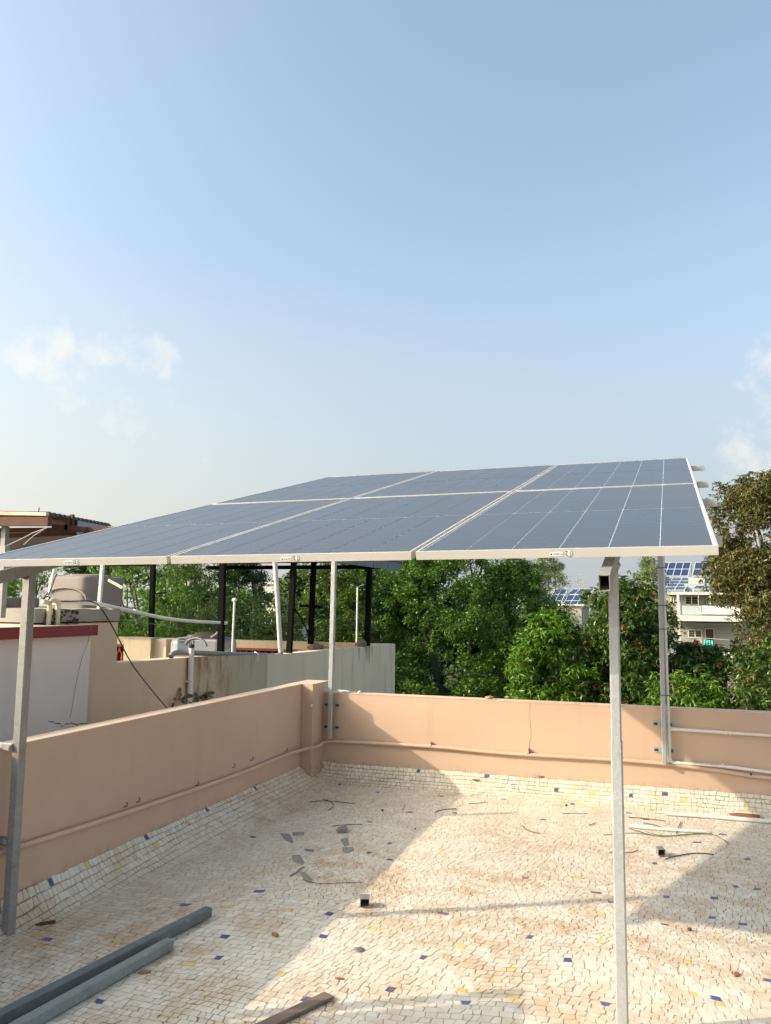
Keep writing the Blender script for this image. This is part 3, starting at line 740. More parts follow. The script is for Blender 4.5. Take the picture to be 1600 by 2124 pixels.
for a in (1178, 1256, 1305, 1442):
    p = at(1376, a, 1, -.08); z = p.z
    t_ = MB()
    for (q0, q1) in (((2.398, -.0865, z), (2.487, -.0865, z + .002)), ((2.487, -.0865, z + .002), (2.489, -.034, z)), ((2.398, -.0865, z), (2.402, -.034, z))):
        t_.bar(q0, q1, .002, .006, (0, 0, 1))
    t_.build('cable_tie', M['black_plastic'], cp)

# ------------------------------------------------------------------ loose things on the floor
def on_floor(px, py, dz=0.0):
    p = at(px, py, 2, ZF)
    if p.y > -.24: 
        for _ in range(6): p = at(px, py, 2, floor_z(p.x, min(p.y, 0)))
    p.z = floor_z(p.x, min(p.y, 0)) + .003 + dz; return p
def box_tube(name, label, a, b, w=.05, z=.025, group=None, m='galv_floor'):
    r = thing(name, label, 'steel tube', a, group)
    MB().bar(a, b, w, w, (0, 0, 1), hollow=.003, ch=.005).build('tube', M[m], r); return r
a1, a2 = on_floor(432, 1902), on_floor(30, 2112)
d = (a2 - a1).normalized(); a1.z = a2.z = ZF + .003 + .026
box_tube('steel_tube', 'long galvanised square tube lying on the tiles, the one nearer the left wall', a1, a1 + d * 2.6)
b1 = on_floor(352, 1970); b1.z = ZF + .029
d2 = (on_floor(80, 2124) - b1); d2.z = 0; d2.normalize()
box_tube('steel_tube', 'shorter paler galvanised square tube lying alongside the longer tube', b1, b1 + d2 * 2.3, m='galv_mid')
def offcut(px, py, w, h, ln, label, rot):
    p = on_floor(px, py); r = thing('tube_offcut', label, 'steel offcut', p, 'square tube offcuts on the floor')
    d = Vector((math.sin(rot), math.cos(rot), 0)); c = p + Vector((0, 0, h / 2 + .001))
    MB().bar(c - d * ln / 2, c + d * ln / 2, w, h * .9, (0, 0, 1), hollow=.003, ch=.003).build('tube', M['cut_steel'], r)
    MB().bar(c + d * (ln / 2 - .012), c + d * (ln / 2 - .009), w - .007, h * .9 - .007, (0, 0, 1)).build('inside', M['dark_inside'], r)  # dark plate closing the tube, coloured as the shade within
offcut(757, 1879, .052, .052, .075, 'square steel tube offcut standing in the sun beside the shadow line, middle of the floor', -.32)
offcut(1371, 1774, .050, .050, .075, 'dark square steel tube offcut in the sun right of the near right post', -.22)
p = on_floor(745, 1971); ws = MB()
ws.lathe(p, [(.007, .0025), (.0265, .0025), (.027, .001), (.027, 0)], 24); ws.lathe(p, [(.007, 0), (.007, .0025)], 24)
tag(ws.build('washer', M['cut_steel']), 'round flat grey steel washer lying on the sunlit tiles', 'washer')
def wire(name, label, pts, r, mat, cat='wire', group='wire offcuts scattered on the floor'):
    P = smooth_path([on_floor(a, b, r) for a, b in pts], 5)
    for i, q in enumerate(P): q.z += .004 * abs(mnoise.noise(q * 9))
    return tag(MB().tube(P, r, 6).build(name, M[mat]), label, cat, group)
WO = 'wire_offcut'
wire(WO, 'long straight black wire offcut in shade near the far corner', [(643, 1664), (675, 1662), (705, 1664), (736, 1668)], .0028, 'wire')
wire(WO, 'curled black wire offcut hooked across the straight one near the far corner', [(670, 1659), (685, 1663), (693, 1672), (683, 1681)], .0028, 'wire')
wire(WO, 'dark arched wire offcut crossing the shadow edge near the back wall', [(902, 1687), (916, 1682), (930, 1680), (947, 1679)], .003, 'wire')
wire(WO, 'short straight wire offcut in sun below the back wall', [(972, 1669), (990, 1668), (1014, 1665)], .0025, 'wire')
wire(WO, 'tiny upright black wire offcut in the shade, middle of the floor', [(835, 1682), (838, 1676), (840, 1671)], .0025, 'wire')
wire(WO, 'black wire offcut in shade beside the mortar smears', [(603, 1819), (615, 1812), (624, 1804), (631, 1801)], .003, 'wire')
wire(WO, 'thin dark wire in shade above the block shaped mortar smear', [(690, 1716), (715, 1713), (751, 1712)], .002, 'wire')
wire(WO, 'long thin wire lying along the shadow edge near the mortar smears', [(628, 1826), (660, 1834), (700, 1833), (752, 1831)], .0018, 'wire_brown')
wire(WO, 'curved brown wire offcut in sun left of the near right post', [(1083, 1714), (1093, 1723), (1107, 1728), (1121, 1730)], .0028, 'wire_brown')
wire(WO, 'straight brown wire offcut in sun left of the near right post, nearer the back wall', [(1168, 1689), (1190, 1688), (1220, 1690)], .0026, 'wire_brown')
wire(WO, 'thick short brown wire offcut just left of the near right post', [(1222, 1713), (1229, 1711), (1236, 1708)], .003, 'wire_brown')
wire(WO, 'black curved wire offcut touching the dark square offcut', [(1381, 1784), (1400, 1778), (1430, 1773), (1455, 1772), (1481, 1775)], .0038, 'wire')
wire(WO, 'dark bent wire passing behind the near right post at the rust stain', [(1264, 1768), (1290, 1770), (1310, 1769), (1324, 1765)], .003, 'wire_brown')
wire(WO, 'twin black wire ending in a blob, right of the near right post towards the wall', [(1303, 1697), (1335, 1699), (1360, 1702), (1381, 1706)], .003, 'wire')
wire(WO, 'upright dark stick like wire between the two groups of white conduit', [(1403, 1731), (1408, 1718), (1413, 1706)], .003, 'wire_brown')
wire(WO, 'brown wire leaning over the shorter white conduit', [(1335, 1709), (1355, 1713), (1372, 1718)], .003, 'wire_brown')
wire(WO, 'long green wire snaking in front of the shorter white conduit', [(1340, 1727), (1370, 1735), (1410, 1735), (1450, 1731), (1480, 1734), (1500, 1743), (1510, 1751)], .003, 'wire_green')
wire(WO, 'second dark green wire running along the shorter white conduit', [(1253, 1734), (1290, 1730), (1330, 1731), (1375, 1737), (1420, 1733), (1478, 1731)], .0028, 'wire_green')
wire(WO, 'dark brown wire under the left end of the shorter white conduit', [(1306, 1720), (1330, 1728), (1356, 1735)], .003, 'wire_brown')
def conduit(pts, r, label, mat='white_pvc'):
    P = [on_floor(a, b, r) for a, b in pts]
    rr = thing('conduit_length', label, 'pipe', P[0], 'loose white conduit lengths')
    MB().tube(P, r, 12, cap=False).build('tube', M[mat], rr)
    e = (P[1] - P[0]).normalized(); MB().tube([P[0] + e * .004, P[0] + e * .006], r * .98, 12).build('open_end', M['grey_pvc'], rr); return rr
conduit([(1382, 1692), (1490, 1700), (1604, 1709)], .0165, 'long loose white conduit lying near the foot of the back wall')
conduit([(1364, 1688), (1400, 1691), (1470, 1695)], .0115, 'thin white conduit poking out behind the long one near the wall')
conduit([(1306, 1718), (1357, 1723)], .0155, 'short white conduit length with open cut end beside the near right post')
conduit([(1357, 1723), (1410, 1727), (1466, 1730)], .0125, 'thinner white conduit length continuing from the short one')
def shard(px, py, l, w, h, rot, label, mat, name, cat):
    p = on_floor(px, py); c, s = math.cos(rot), math.sin(rot)
    out = [(-l, -w * .3), (-l * .4, -w), (l * .8, -w * .8), (l, 0), (l * .7, w * .8), (-l * .5, w)]
    n = len(out)
    top = [p + Vector((x * c - y * s, x * s + y * c, h * random.uniform(.6, 1.2))) for x, y in out]; bot = [Vector((q.x, q.y, p.z - .001)) for q in top]
    tag(MB().add(bot + top, [tuple(reversed(range(n))), tuple(range(n, 2 * n))] + [(i, (i + 1) % n, n + (i + 1) % n, n + i) for i in range(n)]).build(name, M[mat]), label, cat)
shard(1545, 1696, .115, .028, .018, -.05, 'flat reddish brown bark piece against the long white conduit', 'wood_chip', 'bark_piece', 'bark')
shard(1125, 1652, .035, .014, .018, .1, 'brown leaf like chip at the foot of the back wall', 'wood_chip', 'bark_piece', 'bark')
shard(988, 1643, .034, .016, .008, .2, 'curled tan paper scrap at the foot of the back wall', 'leaf_dry', 'paper_scrap', 'litter')
shard(705, 2031, .022, .008, .004, .1, 'small dark leaf on the sunlit tiles near the bottom edge', 'wood_chip', 'dry_leaf', 'leaf')
shard(571, 1941, .022, .012, .012, -.4, 'curled brown dry leaf in the shade left of the shadow edge', 'leaf_dry', 'dry_leaf', 'leaf')
shard(95, 1917, .05, .012, .010, .75, 'long rusty flake near the foot of the near left post', 'rust', 'rust_flake', 'rust flake')
shard(981, 1774, .020, .012, .006, -.3, 'pale torn scrap on the sunlit tiles', 'paper', 'paper_scrap', 'litter')
shard(300, 2018, .03, .014, .005, .6, 'rust coloured leaf beside the paler tube', 'leaf_dry', 'dry_leaf', 'leaf')
shard(1528, 2024, .022, .010, .008, 1.2, 'brown speck of leaf near the right edge', 'wood_chip', 'dry_leaf', 'leaf')
for (a, b, s, k, lab) in ((794, 1683, .012, 1, 'black pebble in the shade in the middle of the floor'), (1175, 1672, .012, 2, 'small black pebble below the back wall'), (694, 1617, .016, 3, 'flat dark pebble in the tiled cove near the corner'),
                     (1431, 1932, .014, 4, 'small black pebble just outside the shadow on the right'), (862, 1722, .008, 5, 'tiny black pebble at the shadow edge'), (530, 1670, .01, 6, 'small dark pebble near the left wall')):
    q = on_floor(a, b); tag(MB().rock(q + Vector((0, 0, s * .4)), s, k, (1, .8, .7)).build('pebble', M['black_plastic']), lab, 'pebble')
# rubble and dried mortar
def smear(pts, label, seed, h=.004):
    cs = [on_floor(a, b) for a, b in pts]; n = len(cs); c = sum(cs, Vector()) / n
    ring = []
    for i in range(n):
        a, b = cs[i], cs[(i + 1) % n]
        for k in range(5):
            q = a.lerp(b, k / 5); d = (q - c); q = c + d * (1 + .16 * mnoise.noise(Vector((q.x * 14, q.y * 14, seed)))); q.z = ZF + .0015; ring.append(q)
    m = len(ring); mid = [c + (q - c) * .6 + Vector((0, 0, h * (.5 + .6 * random.random()))) for q in ring]; 
    vs = ring + mid + [c + Vector((0, 0, h))]
    tag(MB().add(vs, [(i, (i + 1) % m, m + (i + 1) % m, m + i) for i in range(m)] + [(m + i, m + (i + 1) % m, 2 * m) for i in range(m)], ).build('mortar_smear', M['mortar']), label, 'mortar', 'dried mortar smears')
smear([(580, 1728), (602, 1731), (609, 1745), (607, 1750), (590, 1742)], 'pointed grey mortar smear nearest the left wall, with a thin tail', 1)
smear([(606, 1726), (632, 1725), (633, 1733), (608, 1734)], 'small square grey mortar smear right of the pointed one', 2)
smear([(711, 1757), (735, 1757), (736, 1764), (720, 1771), (710, 1766)], 'rounded grey mortar smear below the rubble lump', 3)
smear([(704, 1740), (722, 1736), (726, 1755), (714, 1758)], 'grey mortar smear between the rubble lump and the rounded smear', 6)
smear([(605, 1775), (622, 1773), (632, 1790), (626, 1794), (609, 1787)], 'grey mortar smear in the middle of the shaded floor', 4)
smear([(620, 1809), (632, 1808), (648, 1826), (650, 1833), (634, 1829)], 'long grey mortar smear lying nearest the shadow edge', 5)
q = on_floor(713, 1727); rb = thing('rubble_lump', 'lump of broken grey plaster rubble in the shade', 'rubble', q)
for k in range(9):
    MB().rock(q + Vector((random.uniform(-.045, .045), random.uniform(-.05, .05), .012 + .01 * random.random())), random.uniform(.016, .03), k + 20, (1, 1, .8)).build('lump', M['mortar'], rb)
s1, s2 = on_floor(683, 2070), on_floor(545, 2136)
s1.z = s2.z = ZF + .012
so = MB(); so.bar(s1, s1 + (s2 - s1).normalized() * .9, .060, .012, (0, 0, 1)); tag(so.build('wooden_strip', plain('grey_weathered_wood', (.17, .125, .095), .85, scale=20, var=.3, dirt=((.09, .075, .06), .7)), bevel=.002), 'flat grey brown wooden strip at the bottom edge of the picture', 'wooden strip')
q = on_floor(640, 1590)
tw = thing('dry_twigs', 'small tangle of dry twigs in the tiled corner', 'twigs', on_floor(690, 1590))
for k in range(16):
    a = on_floor(690 + random.uniform(-14, 18), 1588 + random.uniform(-8, 14)); d = Vector((random.uniform(-1, 1), random.uniform(-1, .3), .15)).normalized() * random.uniform(.03, .09)
    MB().tube([a, a + d * .5 + Vector((0, 0, .012)), a + d], .0014, 5).build('twig', M['leaf_dry'], tw)

# unseen post and pier, added to throw the shadow streaks at the bottom
rp = thing('railing_post', 'white painted pipe post rising from the left parapet, outside the frame', 'post', (-.94, -5.33, HL))
MB().tube([Vector((-.94, -5.335, HL - .3)), Vector((-.94, -5.335, 1.45))], .036, 12).build('pipe', M['white_pvc'], rp)
bp = thing('brick_pier', 'plastered pier standing on the left parapet, outside the frame', 'pier', (-.94, -5.75, HL))
MB().box((-1.0, -5.98, HL - .1), (-.885, -5.435, 1.45)).build('pier', M['peach'], bp)

# ------------------------------------------------------------------ neighbouring house on the left
XW, XB = -1.98, -2.15
nh = thing('neighbour_house', 'neighbouring beige house with white stair block and maroon slab edge beyond the left parapet', 'house', (XB, -2, GZ))
yw = at(185, 1400, 0, XW).y
MB().box((-7, -9.0, GZ), (XW, yw, 1.285)).build('white_block', M['white_wall'], nh)
sy = at(201, 1305, 0, XW + .05).y
z0, z1 = 1.268, 1.352
MB().box((-7, -9.05, z0), (XW + .05, sy, z1)).build('roof_slab', M['cream_top'], nh)
f = MB(); f.box((XW + .050, -9.053, z0 - .002), (XW + .062, sy + .002, z1 - .003)); f.box((-7, sy, z0 - .002), (XW + .0499, sy + .012, z1 - .003)); f.build('fascia', M['maroon'], nh)
crack([at(100, 1497, 0, XW), at(118, 1500, 0, XW), at(128, 1505, 0, XW), at(140, 1499, 0, XW), at(152, 1503, 0, XW), at(165, 1503, 0, XW), at(180, 1500, 0, XW)], (1, 0, 0), .004, 'crack', M['crack_dark'], nh, .01)
ye = at(245, 1300, 0, XB).y; yt = -2.52
tb = MB(); tb.box((-7, yt, GZ), (XB, ye, 1.36)); tb.build('stair_block', M['beige'], nh)
# crumbling topping above an open crack
tp = MB(); n = 26
lo = [Vector((XB + .0, yt + (ye - yt) * i / n, 1.372 + .010 * mnoise.noise(Vector((i * .9, 3, 0))))) for i in range(n + 1)]
vs = []; 
for i, q in enumerate(lo):
    o_ = .012 + .006 * mnoise.noise(Vector((i * 1.3, 0, 5)))
    vs += [(-7, q.y, 1.372), (XB + o_, q.y, q.z), (XB + o_ - .001, q.y, 1.476 + .004 * math.sin(i)), (-7, q.y, 1.476)]
fs = [(4 * i + k, 4 * i + 4 + k, 4 * i + 4 + (k + 1) % 4, 4 * i + (k + 1) % 4) for i in range(n) for k in range(4)] + [(0, 1, 2, 3), (4 * n + 3, 4 * n + 2, 4 * n + 1, 4 * n)]
tp.add(vs, fs); tp.build('roof_topping', M['concrete'], nh)
MB().box((-6.95, yt + .02, 1.3595), (XB - .03, ye - .02, 1.3725)).build('joint', M['crack_dark'], nh)
mo = MB()
for k in range(140):
    y_ = random.uniform(-2.42, -2.02); z_ = random.uniform(1.30, 1.47)
    if random.random() < (y_ + 2.42) * 1.6: continue
    mo.rock((XB + .018, y_, z_), random.uniform(.004, .017), k, (.5, 1.2, 1))
mo.build('moss_patch', plain('dark_moss_crust', (.075, .055, .03), 1, scale=40, var=.5), nh)['kind'] = 'stuff'
# low parapet to the far corner, in three paint stretches
def wl_top(y): return float(np.interp(y, [-1.5, -.29, .4, 1.9, 3.37, 5.0, 6.7], [1.003, .985, .965, .902, .885, .862, .842]))
def wall_seg(y0, y1, mat, dx, name, lab=None):
    ys_ = list(np.linspace(y0, y1, 9)); m = MB(); vs = []
    for y in ys_: vs += [(XB - .14, y, GZ), (XB + dx, y, GZ), (XB + dx, y, wl_top(y)), (XB - .14, y, wl_top(y) + .004)]
    n_ = len(ys_) - 1
    m.add(vs, [(4 * i + k, 4 * i + 4 + k, 4 * i + 4 + (k + 1) % 4, 4 * i + (k + 1) % 4) for i in range(n_) for k in range(4)] + [(0, 1, 2, 3), (4 * n_ + 3, 4 * n_ + 2, 4 * n_ + 1, 4 * n_)])
    o = m.build(name, mat, nh)
    if lab: o['label'] = lab
yc1 = at(392, 1400, 0, XB).y; yc2 = at(552, 1400, 0, XB).y
wall_seg(ye, yc1, M['beige'], -.004, 'parapet'); wall_seg(yc1, yc2, M['stained'], .006, 'parapet', 'stretch of parapet stained brown and black'); wall_seg(yc2, 6.70, M['grey_wall'], .0, 'parapet', 'greyer stretch of parapet')
MB().box((XB - .001, yc2 - .012, -2), (XB + .010, yc2 + .014, wl_top(yc2) - .02)).build('joint_strip', M['stained'], nh)
stain_m = plain('dark_water_stain', (.36, .30, .225), .95, scale=30, var=.45)
for k in range(7):
    y_ = 4.72 + random.uniform(0, .75); L_ = random.uniform(.10, .38); w_ = random.uniform(.012, .045); stn = MB()
    zt_ = wl_top(y_) - .002; zs = [zt_ - L_ * i / 6 for i in range(7)]; x_ = XB + .0012 + k * .0003
    lft = [(x_, y_ - w_ * (1 - (i / 6) ** 1.5) * random.uniform(.6, 1.1), z) for i, z in enumerate(zs)]; rgt = [(x_, y_ + w_ * (1 - (i / 6) ** 1.5) * random.uniform(.6, 1.1), z) for i, z in enumerate(zs)]
    stn.add(lft + rgt, [(i, 7 + i, 8 + i, i + 1) for i in range(6)]).build('water_stain', stain_m, nh)
MB().box((-11.5, ye, -.2), (XB - .141, 6.58, 0.02)).build('roof_floor', M['concrete'], nh)
# far parapet of the neighbour's roof with its terracotta balustrade
FY = 6.7
def fz(px, py): return at(px, py, 1, FY - .14)
MB().box((-11.6, FY - .14, .70), (XB - .1405, FY, .845)).build('top_rail', M['beige'], nh)
MB().box((-11.6, FY - .14, GZ), (XB - .1405, FY, .16)).build('bottom_wall', M['beige'], nh)
MB().box((-11.5, FY + .02, .16), (XB - .15, FY + .05, .70)).build('balustrade_back', M['dark_red'], nh)
MB().box((-11.5, FY - .135, .655), (XB - .145, FY - .02, .699)).build('balustrade_beam', M['terracotta'], nh)
pil = []
for (a, b, t_, m_) in ((265, 320, .86, 'stained'), (622, 668, .70, 'beige'), (318, 345, .83, 'grey_wall')):
    A, B_ = at(a, 1340, 1, FY - .3), at(b, 1340, 1, FY - .3); pil.append((A.x, B_.x))
    MB().box((A.x + .001, FY - .42 if m_ != 'grey_wall' else FY - .30, .1), (B_.x - .001, FY - .1405, t_)).build('roof_pillar', M[m_], nh)
bal = MB()
bal.lathe((0, 0, .16), [(.028, 0), (.02, .05), (.024, .20), (.030, .28), (.022, .31), (.026, .34)], 8)
for sx in (-1, 1):
    bal.tube([(0, 0, .48), (sx * .03, 0, .53), (sx * .062, 0, .585), (sx * .068, 0, .64)], .016, 6)
b0 = bal.build('baluster', M['terracotta'], nh); first = True
x = XB - .3; nb_ = 0
inv = nh.matrix_world.inverted()
while x > -9.6:
    if not any(a - .05 < x < b + .05 for a, b in pil):
        o = b0 if first else b0.copy()
        if not first: COL.objects.link(o)
        o.parent = nh; o.location = (x, FY - .08, 0); first = False
    x -= .137
# grey drain pipe on top of the parapet, tank, posts and pipes of the neighbour's roof
gp = thing('drain_pipe', 'grey drain pipe lying along the top of the stained parapet with an open elbow end', 'pipe', (XB, .5, 1.0))
def wp3(px, py, dx=-.03): return at(px, py, 0, XB + dx)
P = [wp3(354, 1362), wp3(358, 1357), wp3(366, 1354), wp3(378, 1354), wp3(420, 1355), wp3(480, 1357), wp3(530, 1358.5), wp3(570, 1360), wp3(580, 1359), wp3(584, 1353)]
MB().tube(smooth_path(P, 4), .028, 12, cap=True).build('pipe', M['grey_pvc'], gp)
MB().tube([P[0] + (P[0] - P[1]).normalized() * .0005, P[0] + (P[0] - P[1]).normalized() * .002], .024, 12).build('open_end', M['dark_inside'], gp)  # dark disc on the pipe end, standing for shade in the bore
p = wp3(531, 1358); MB().tube([p + Vector((-.03, 0, -.02)), p + Vector((-.01, 0, .032)), p + Vector((.03, 0, .01)), p + Vector((.032, -.01, -.05)), p + Vector((.034, -.012, -.09))], .010, 6).build('pipe_hook', M['white_pvc'], gp)
for a in (390, 470): 
    p = wp3(a, 1355); MB().tube([p, p + Vector((0, .03, 0))], .031, 12).build('coupling', M['grey_pvc'], gp)
dp = thing('white_downpipe', 'thick white downpipe dropping from the black canopy to the grey drain pipe', 'pipe', wp3(582, 1350))
MB().tube([wp3(584, 1352), wp3(582, 1345), wp3(577, 1260), wp3(571, 1170), wp3(569, 1140)], [.034, .030, .030, .030, .030], 12).build('pipe', M['white_pvc'], dp)
MB().tube([wp3(584, 1351), wp3(583, 1345)], .036, 12).build('socket', M['white_pvc'], dp)
sp_ = thing('white_downpipe', 'white downpipe with a black frayed top fixed to the outside of the beige parapet', 'pipe', at(396, 1400, 0, XB + .04))
A, B_ = at(398, 1344, 0, XB + .04), at(395, 1480, 0, XB + .04); B_.y = A.y; MB().tube([A, B_], .027, 12).build('pipe', M['white_pvc'], sp_)
MB().tube([A, A + Vector((0, 0, .035))], .0285, 12).build('black_cap', M['black_plastic'], sp_)
for k in range(5):
    q = A + Vector((.024 * math.cos(k * 1.3), .024 * math.sin(k * 1.3), .03)); MB().tube([q, q + Vector((0, random.uniform(-.008, .008), random.uniform(.02, .055)))], .0035, 5).build('frayed_tip', M['black_plastic'], sp_)
p = at(394, 1413, 0, XB + .04); p.y = A.y; MB().tube([p + Vector((0, 0, -.006)), p + Vector((0, 0, .006))], .032, 12).build('clamp', M['cream_pvc'], sp_)
MB().box(p + Vector((-.03, -.075, -.006)), p + Vector((.0, -.02, .006))).build('clamp_ear', M['cream_pvc'], sp_)
rc = MB().tube([at(389, 1365, 0, XB + .012), at(389, 1400, 0, XB + .012), at(388, 1440, 0, XB + .012), at(388, 1470, 0, XB + .012)], .004, 6).build('conduit_wire', M['rust'])
tag(rc, 'rust coloured cable running down beside the downpipe with the frayed black top', 'cable')
vp = thing('vent_pipe', 'thin white vent pipe with a small tee on top standing behind the grey drain pipe', 'pipe', at(483, 1355, 0, XB - .1))
A, B_ = at(482, 1357, 0, XB - .12), at(487, 1244, 0, XB - .12); MB().tube([A, B_], .013, 10).build('pipe', M['white_pvc'], vp)
MB().tube([B_ - Vector((.0, .03, 0)), B_ + Vector((0, .03, 0))], .020, 10).build('tee', M['white_pvc'], vp)
# black steel canopy
cn = thing('steel_canopy', 'black post steel canopy with blue grey sheet edge over the neighbouring roof', 'canopy', (-3, 5, .9))
def bpost(pxt, pyt, pxb, pyb, ax, val, w, name='post'):
    a, b = at(pxb, pyb, ax, val), at(pxt, pyt, ax, val); b = b + (b - a).normalized() * .06; 
    MB().bar(a, b, w, w, (0, 1, 0) if ax == 0 else (1, 0, 0)).build(name, M['black_steel'], cn)
for (xt, xb, yb, w_) in ((463, 458, 1357, .060), (610, 600, 1359, .066), (767, 762, 1340, .080)):
    q = at(xb, yb, 0, XB - .06); q2 = at(xt, 1165, 0, XB - .06); z_ = 2.2
    MB().bar(q, (XB - .06, q2.y + (q2.y - q.y) * (z_ - q2.z) / max(.1, q2.z - q.z), z_), w_, w_, (0, 1, 0)).build('post', M['black_steel'], cn)
for (xt, xb, yb) in ((318, 314, 1327), (651, 645, 1336)):
    q, q2 = at(xb, yb, 1, FY - .2), at(xt, 1172, 1, FY - .2); q.z = min(q.z, .87); MB().bar(q, q2 + (q2 - q).normalized() * .9, .085, .085, (1, 0, 0)).build('post', M['black_steel'], cn)
q = at(622, 1256, 1, FY - .2); q2 = at(668, 1259, 1, FY - .2); MB().bar(q, q2, .03, .05).build('cross_arm', M['black_steel'], cn)
for (pa, pb_) in (((612, 1262), (648, 1325)), ((655, 1268), (648, 1290)), ((755, 1178), (770, 1196)), ((318, 1232), (348, 1228))):
    MB().tube([at(*pa, 1, FY - .25), at(*pb_, 1, FY - .25)], .012, 6).build('brace', M['black_steel'], cn)
cz = 2.20
fas = [at(833, 1185, 0, XB + .1), at(833, 1165.5, 0, XB + .1)]
yf = fas[0].y; zb_, zt_ = fas[0].z, fas[1].z
za = at(600, 1163, 0, XB + .1)
nseg = 6
for k in range(nseg):
    ya_, yb2 = 2.0 + (yf - 2.0) * k / nseg + .01, 2.0 + (yf - 2.0) * (k + 1) / nseg - .01
    def zz(y): return zb_ - .02 * (yf - y) / yf
    m = MB(); m.prism([(XB + .1, ya_, zz(ya_)), (XB + .1, yb2, zz(yb2)), (XB + .1, yb2, zz(yb2) + (zt_ - zb_)), (XB + .1, ya_, zz(ya_) + (zt_ - zb_))], (-.03, 0, 0)); m.build('edge_sheet', M['sheet_blue'], cn)
MB().box((-6.0, 2.0, zt_ - .01), (XB + .14, yf, zt_ + .03)).build('roof_sheet', M['sheet_blue'], cn)
MB().box((-5.9, 2.02, zb_ + .03), (XB + .06, 2.10, zb_ + .10)).build('beam', M['black_steel'], cn)
MB().box((-5.9, yf - .4, zb_ + .03), (XB + .06, yf - .3, zb_ + .10)).build('beam', M['black_steel'], cn)
MB().box((XB - .1, 2.101, zb_ + .03), (XB - .0, yf - .401, zb_ + .10)).build('beam', M['black_steel'], cn)
q = at(650, 1330, 1, FY - .3); tag(MB().rock((q.x + .06, q.y, .745), .10, 31, (1.5, 1, .7)).build('boulder', M['rock']), 'reddish stone block on the roof pillar at the foot of a black post', 'stone')
q = at(750, 1337, 0, XB - .07); tag(MB().rock(q + Vector((0, 0, .0)), .10, 33, (.8, 1.2, .8)).build('boulder', M['rock']), 'dark stone on the far corner of the grey parapet beside a black post', 'stone')
# water tanks
def tank_square(name, label, c, hx, hy, h, mat, p_=5):
    r = thing(name, label, 'water tank', c); n = 40
    def ringp(k, z, dz=0):
        out = []
        for i in range(n):
            a = 2 * math.pi * i / n; ca, sa = math.cos(a), math.sin(a)
            rr = (abs(ca) ** p_ + abs(sa) ** p_) ** (-1 / p_); out.append((c[0] + ca * rr * hx * k, c[1] + sa * rr * hy * k, c[2] + z))
        return out
    m = MB(); prof = [(1, 0)]
    for z in (np.linspace(.08, h * .72, 6) if p_ < 10 else []): prof += [(1, z - .03), (1.02, z - .015), (1.02, z + .015), (1, z + .03)]
    prof += [(1.0, h * .86), (.97, h * .92), (.86, h * .95), (.55, h * .97), (.5, h)]
    prof = [prof[0]] + sorted(prof[1:], key=lambda t_: t_[1])
    vs = []; 
    for k, z in prof: vs += ringp(k, z)
    m.add(vs, [(j * n + i, j * n + (i + 1) % n, (j + 1) * n + (i + 1) % n, (j + 1) * n + i) for j in range(len(prof) - 1) for i in range(n)], True)
    m.add(vs[-n:], [tuple(range(n))]); m.build('tank_body', M[mat], r)
    return r
c = at(412, 1350, 1, 3.4); s_ = (c - CAM).dot(FW) / FPX
c1, c2 = at(344, 1350, 1, 3.0), at(480, 1350, 1, 3.5)
tk = tank_square('water_tank', 'pale grey ribbed water tank with lid, on the neighbouring roof behind the stained parapet', ((c1.x + c2.x) / 2, 3.4, .03), (c2.x - c1.x) / 2 * .98, .42, 1.04, 'tank_grey')
def tz(px, py, Y): return at(px, py, 1, Y)
yk = 3.4 - .42
bulge = MB(); n = 16
A, B_ = tz(372, 1345, yk), tz(455, 1345, yk); top = tz(410, 1322, yk).z
bulge.box((A.x, yk - .07, .06), (B_.x, yk + .1, top - .02)); bulge.build('front_bulge', M['tank_grey'], tk, bevel=.03)
arch = MB(); cxa = (tz(391, 1330, yk).x + tz(433, 1330, yk).x) / 2; ra = (tz(433, 1330, yk).x - tz(391, 1330, yk).x) / 2; zc = tz(410, 1338, yk).z
pp = [(cxa - ra * 1.1, yk - .072, zc - .12)] + [(cxa - ra * math.cos(t_), yk - .072, zc + ra * .62 * math.sin(t_)) for t_ in [math.pi * k / 10 for k in range(11)]] + [(cxa + ra * 1.1, yk - .072, zc - .12)]
arch.tube([Vector(q_) for q_ in pp[1:-1]], .016, 6); arch.build('arch_rib', M['tank_grey'], tk)
A, B_ = tz(384, 1318, yk + .2), tz(447, 1318, yk + .2)
lid = MB(); lid.lathe(((A.x + B_.x) / 2, yk + .35, A.z - .02), [(.02, .075), (.13, .07), (.17, .045), (.20, .035), ((B_.x - A.x) / 2, .02), ((B_.x - A.x) / 2, -.005), (.2, -.01)], 24); lo_ = lid.build('lid', M['tank_brown'], tk); lo_['label'] = 'round lid, browner than the tank'
lg = tz(378, 1328, yk - .075); m = MB(); 
for k in range(5):
    a = math.pi * (.15 + .7 * k / 4); m.tube([lg + Vector((-.055 * math.cos(a), 0, .018 * math.sin(a))), lg + Vector((-.055 * math.cos(a + .5), 0, .018 * math.sin(a + .5)))], .004, 5)
m.box(lg + Vector((-.04, -.004, -.028)), lg + Vector((.04, .004, -.022))); m.build('oval_emblem', M['ink'], tk)
hp = MB().tube([tz(438, 1322, yk + .1), tz(452, 1312, yk + .1), tz(462, 1303, yk + .1)], .014, 8).build('inlet_pipe', M['cream_pvc'], tk)
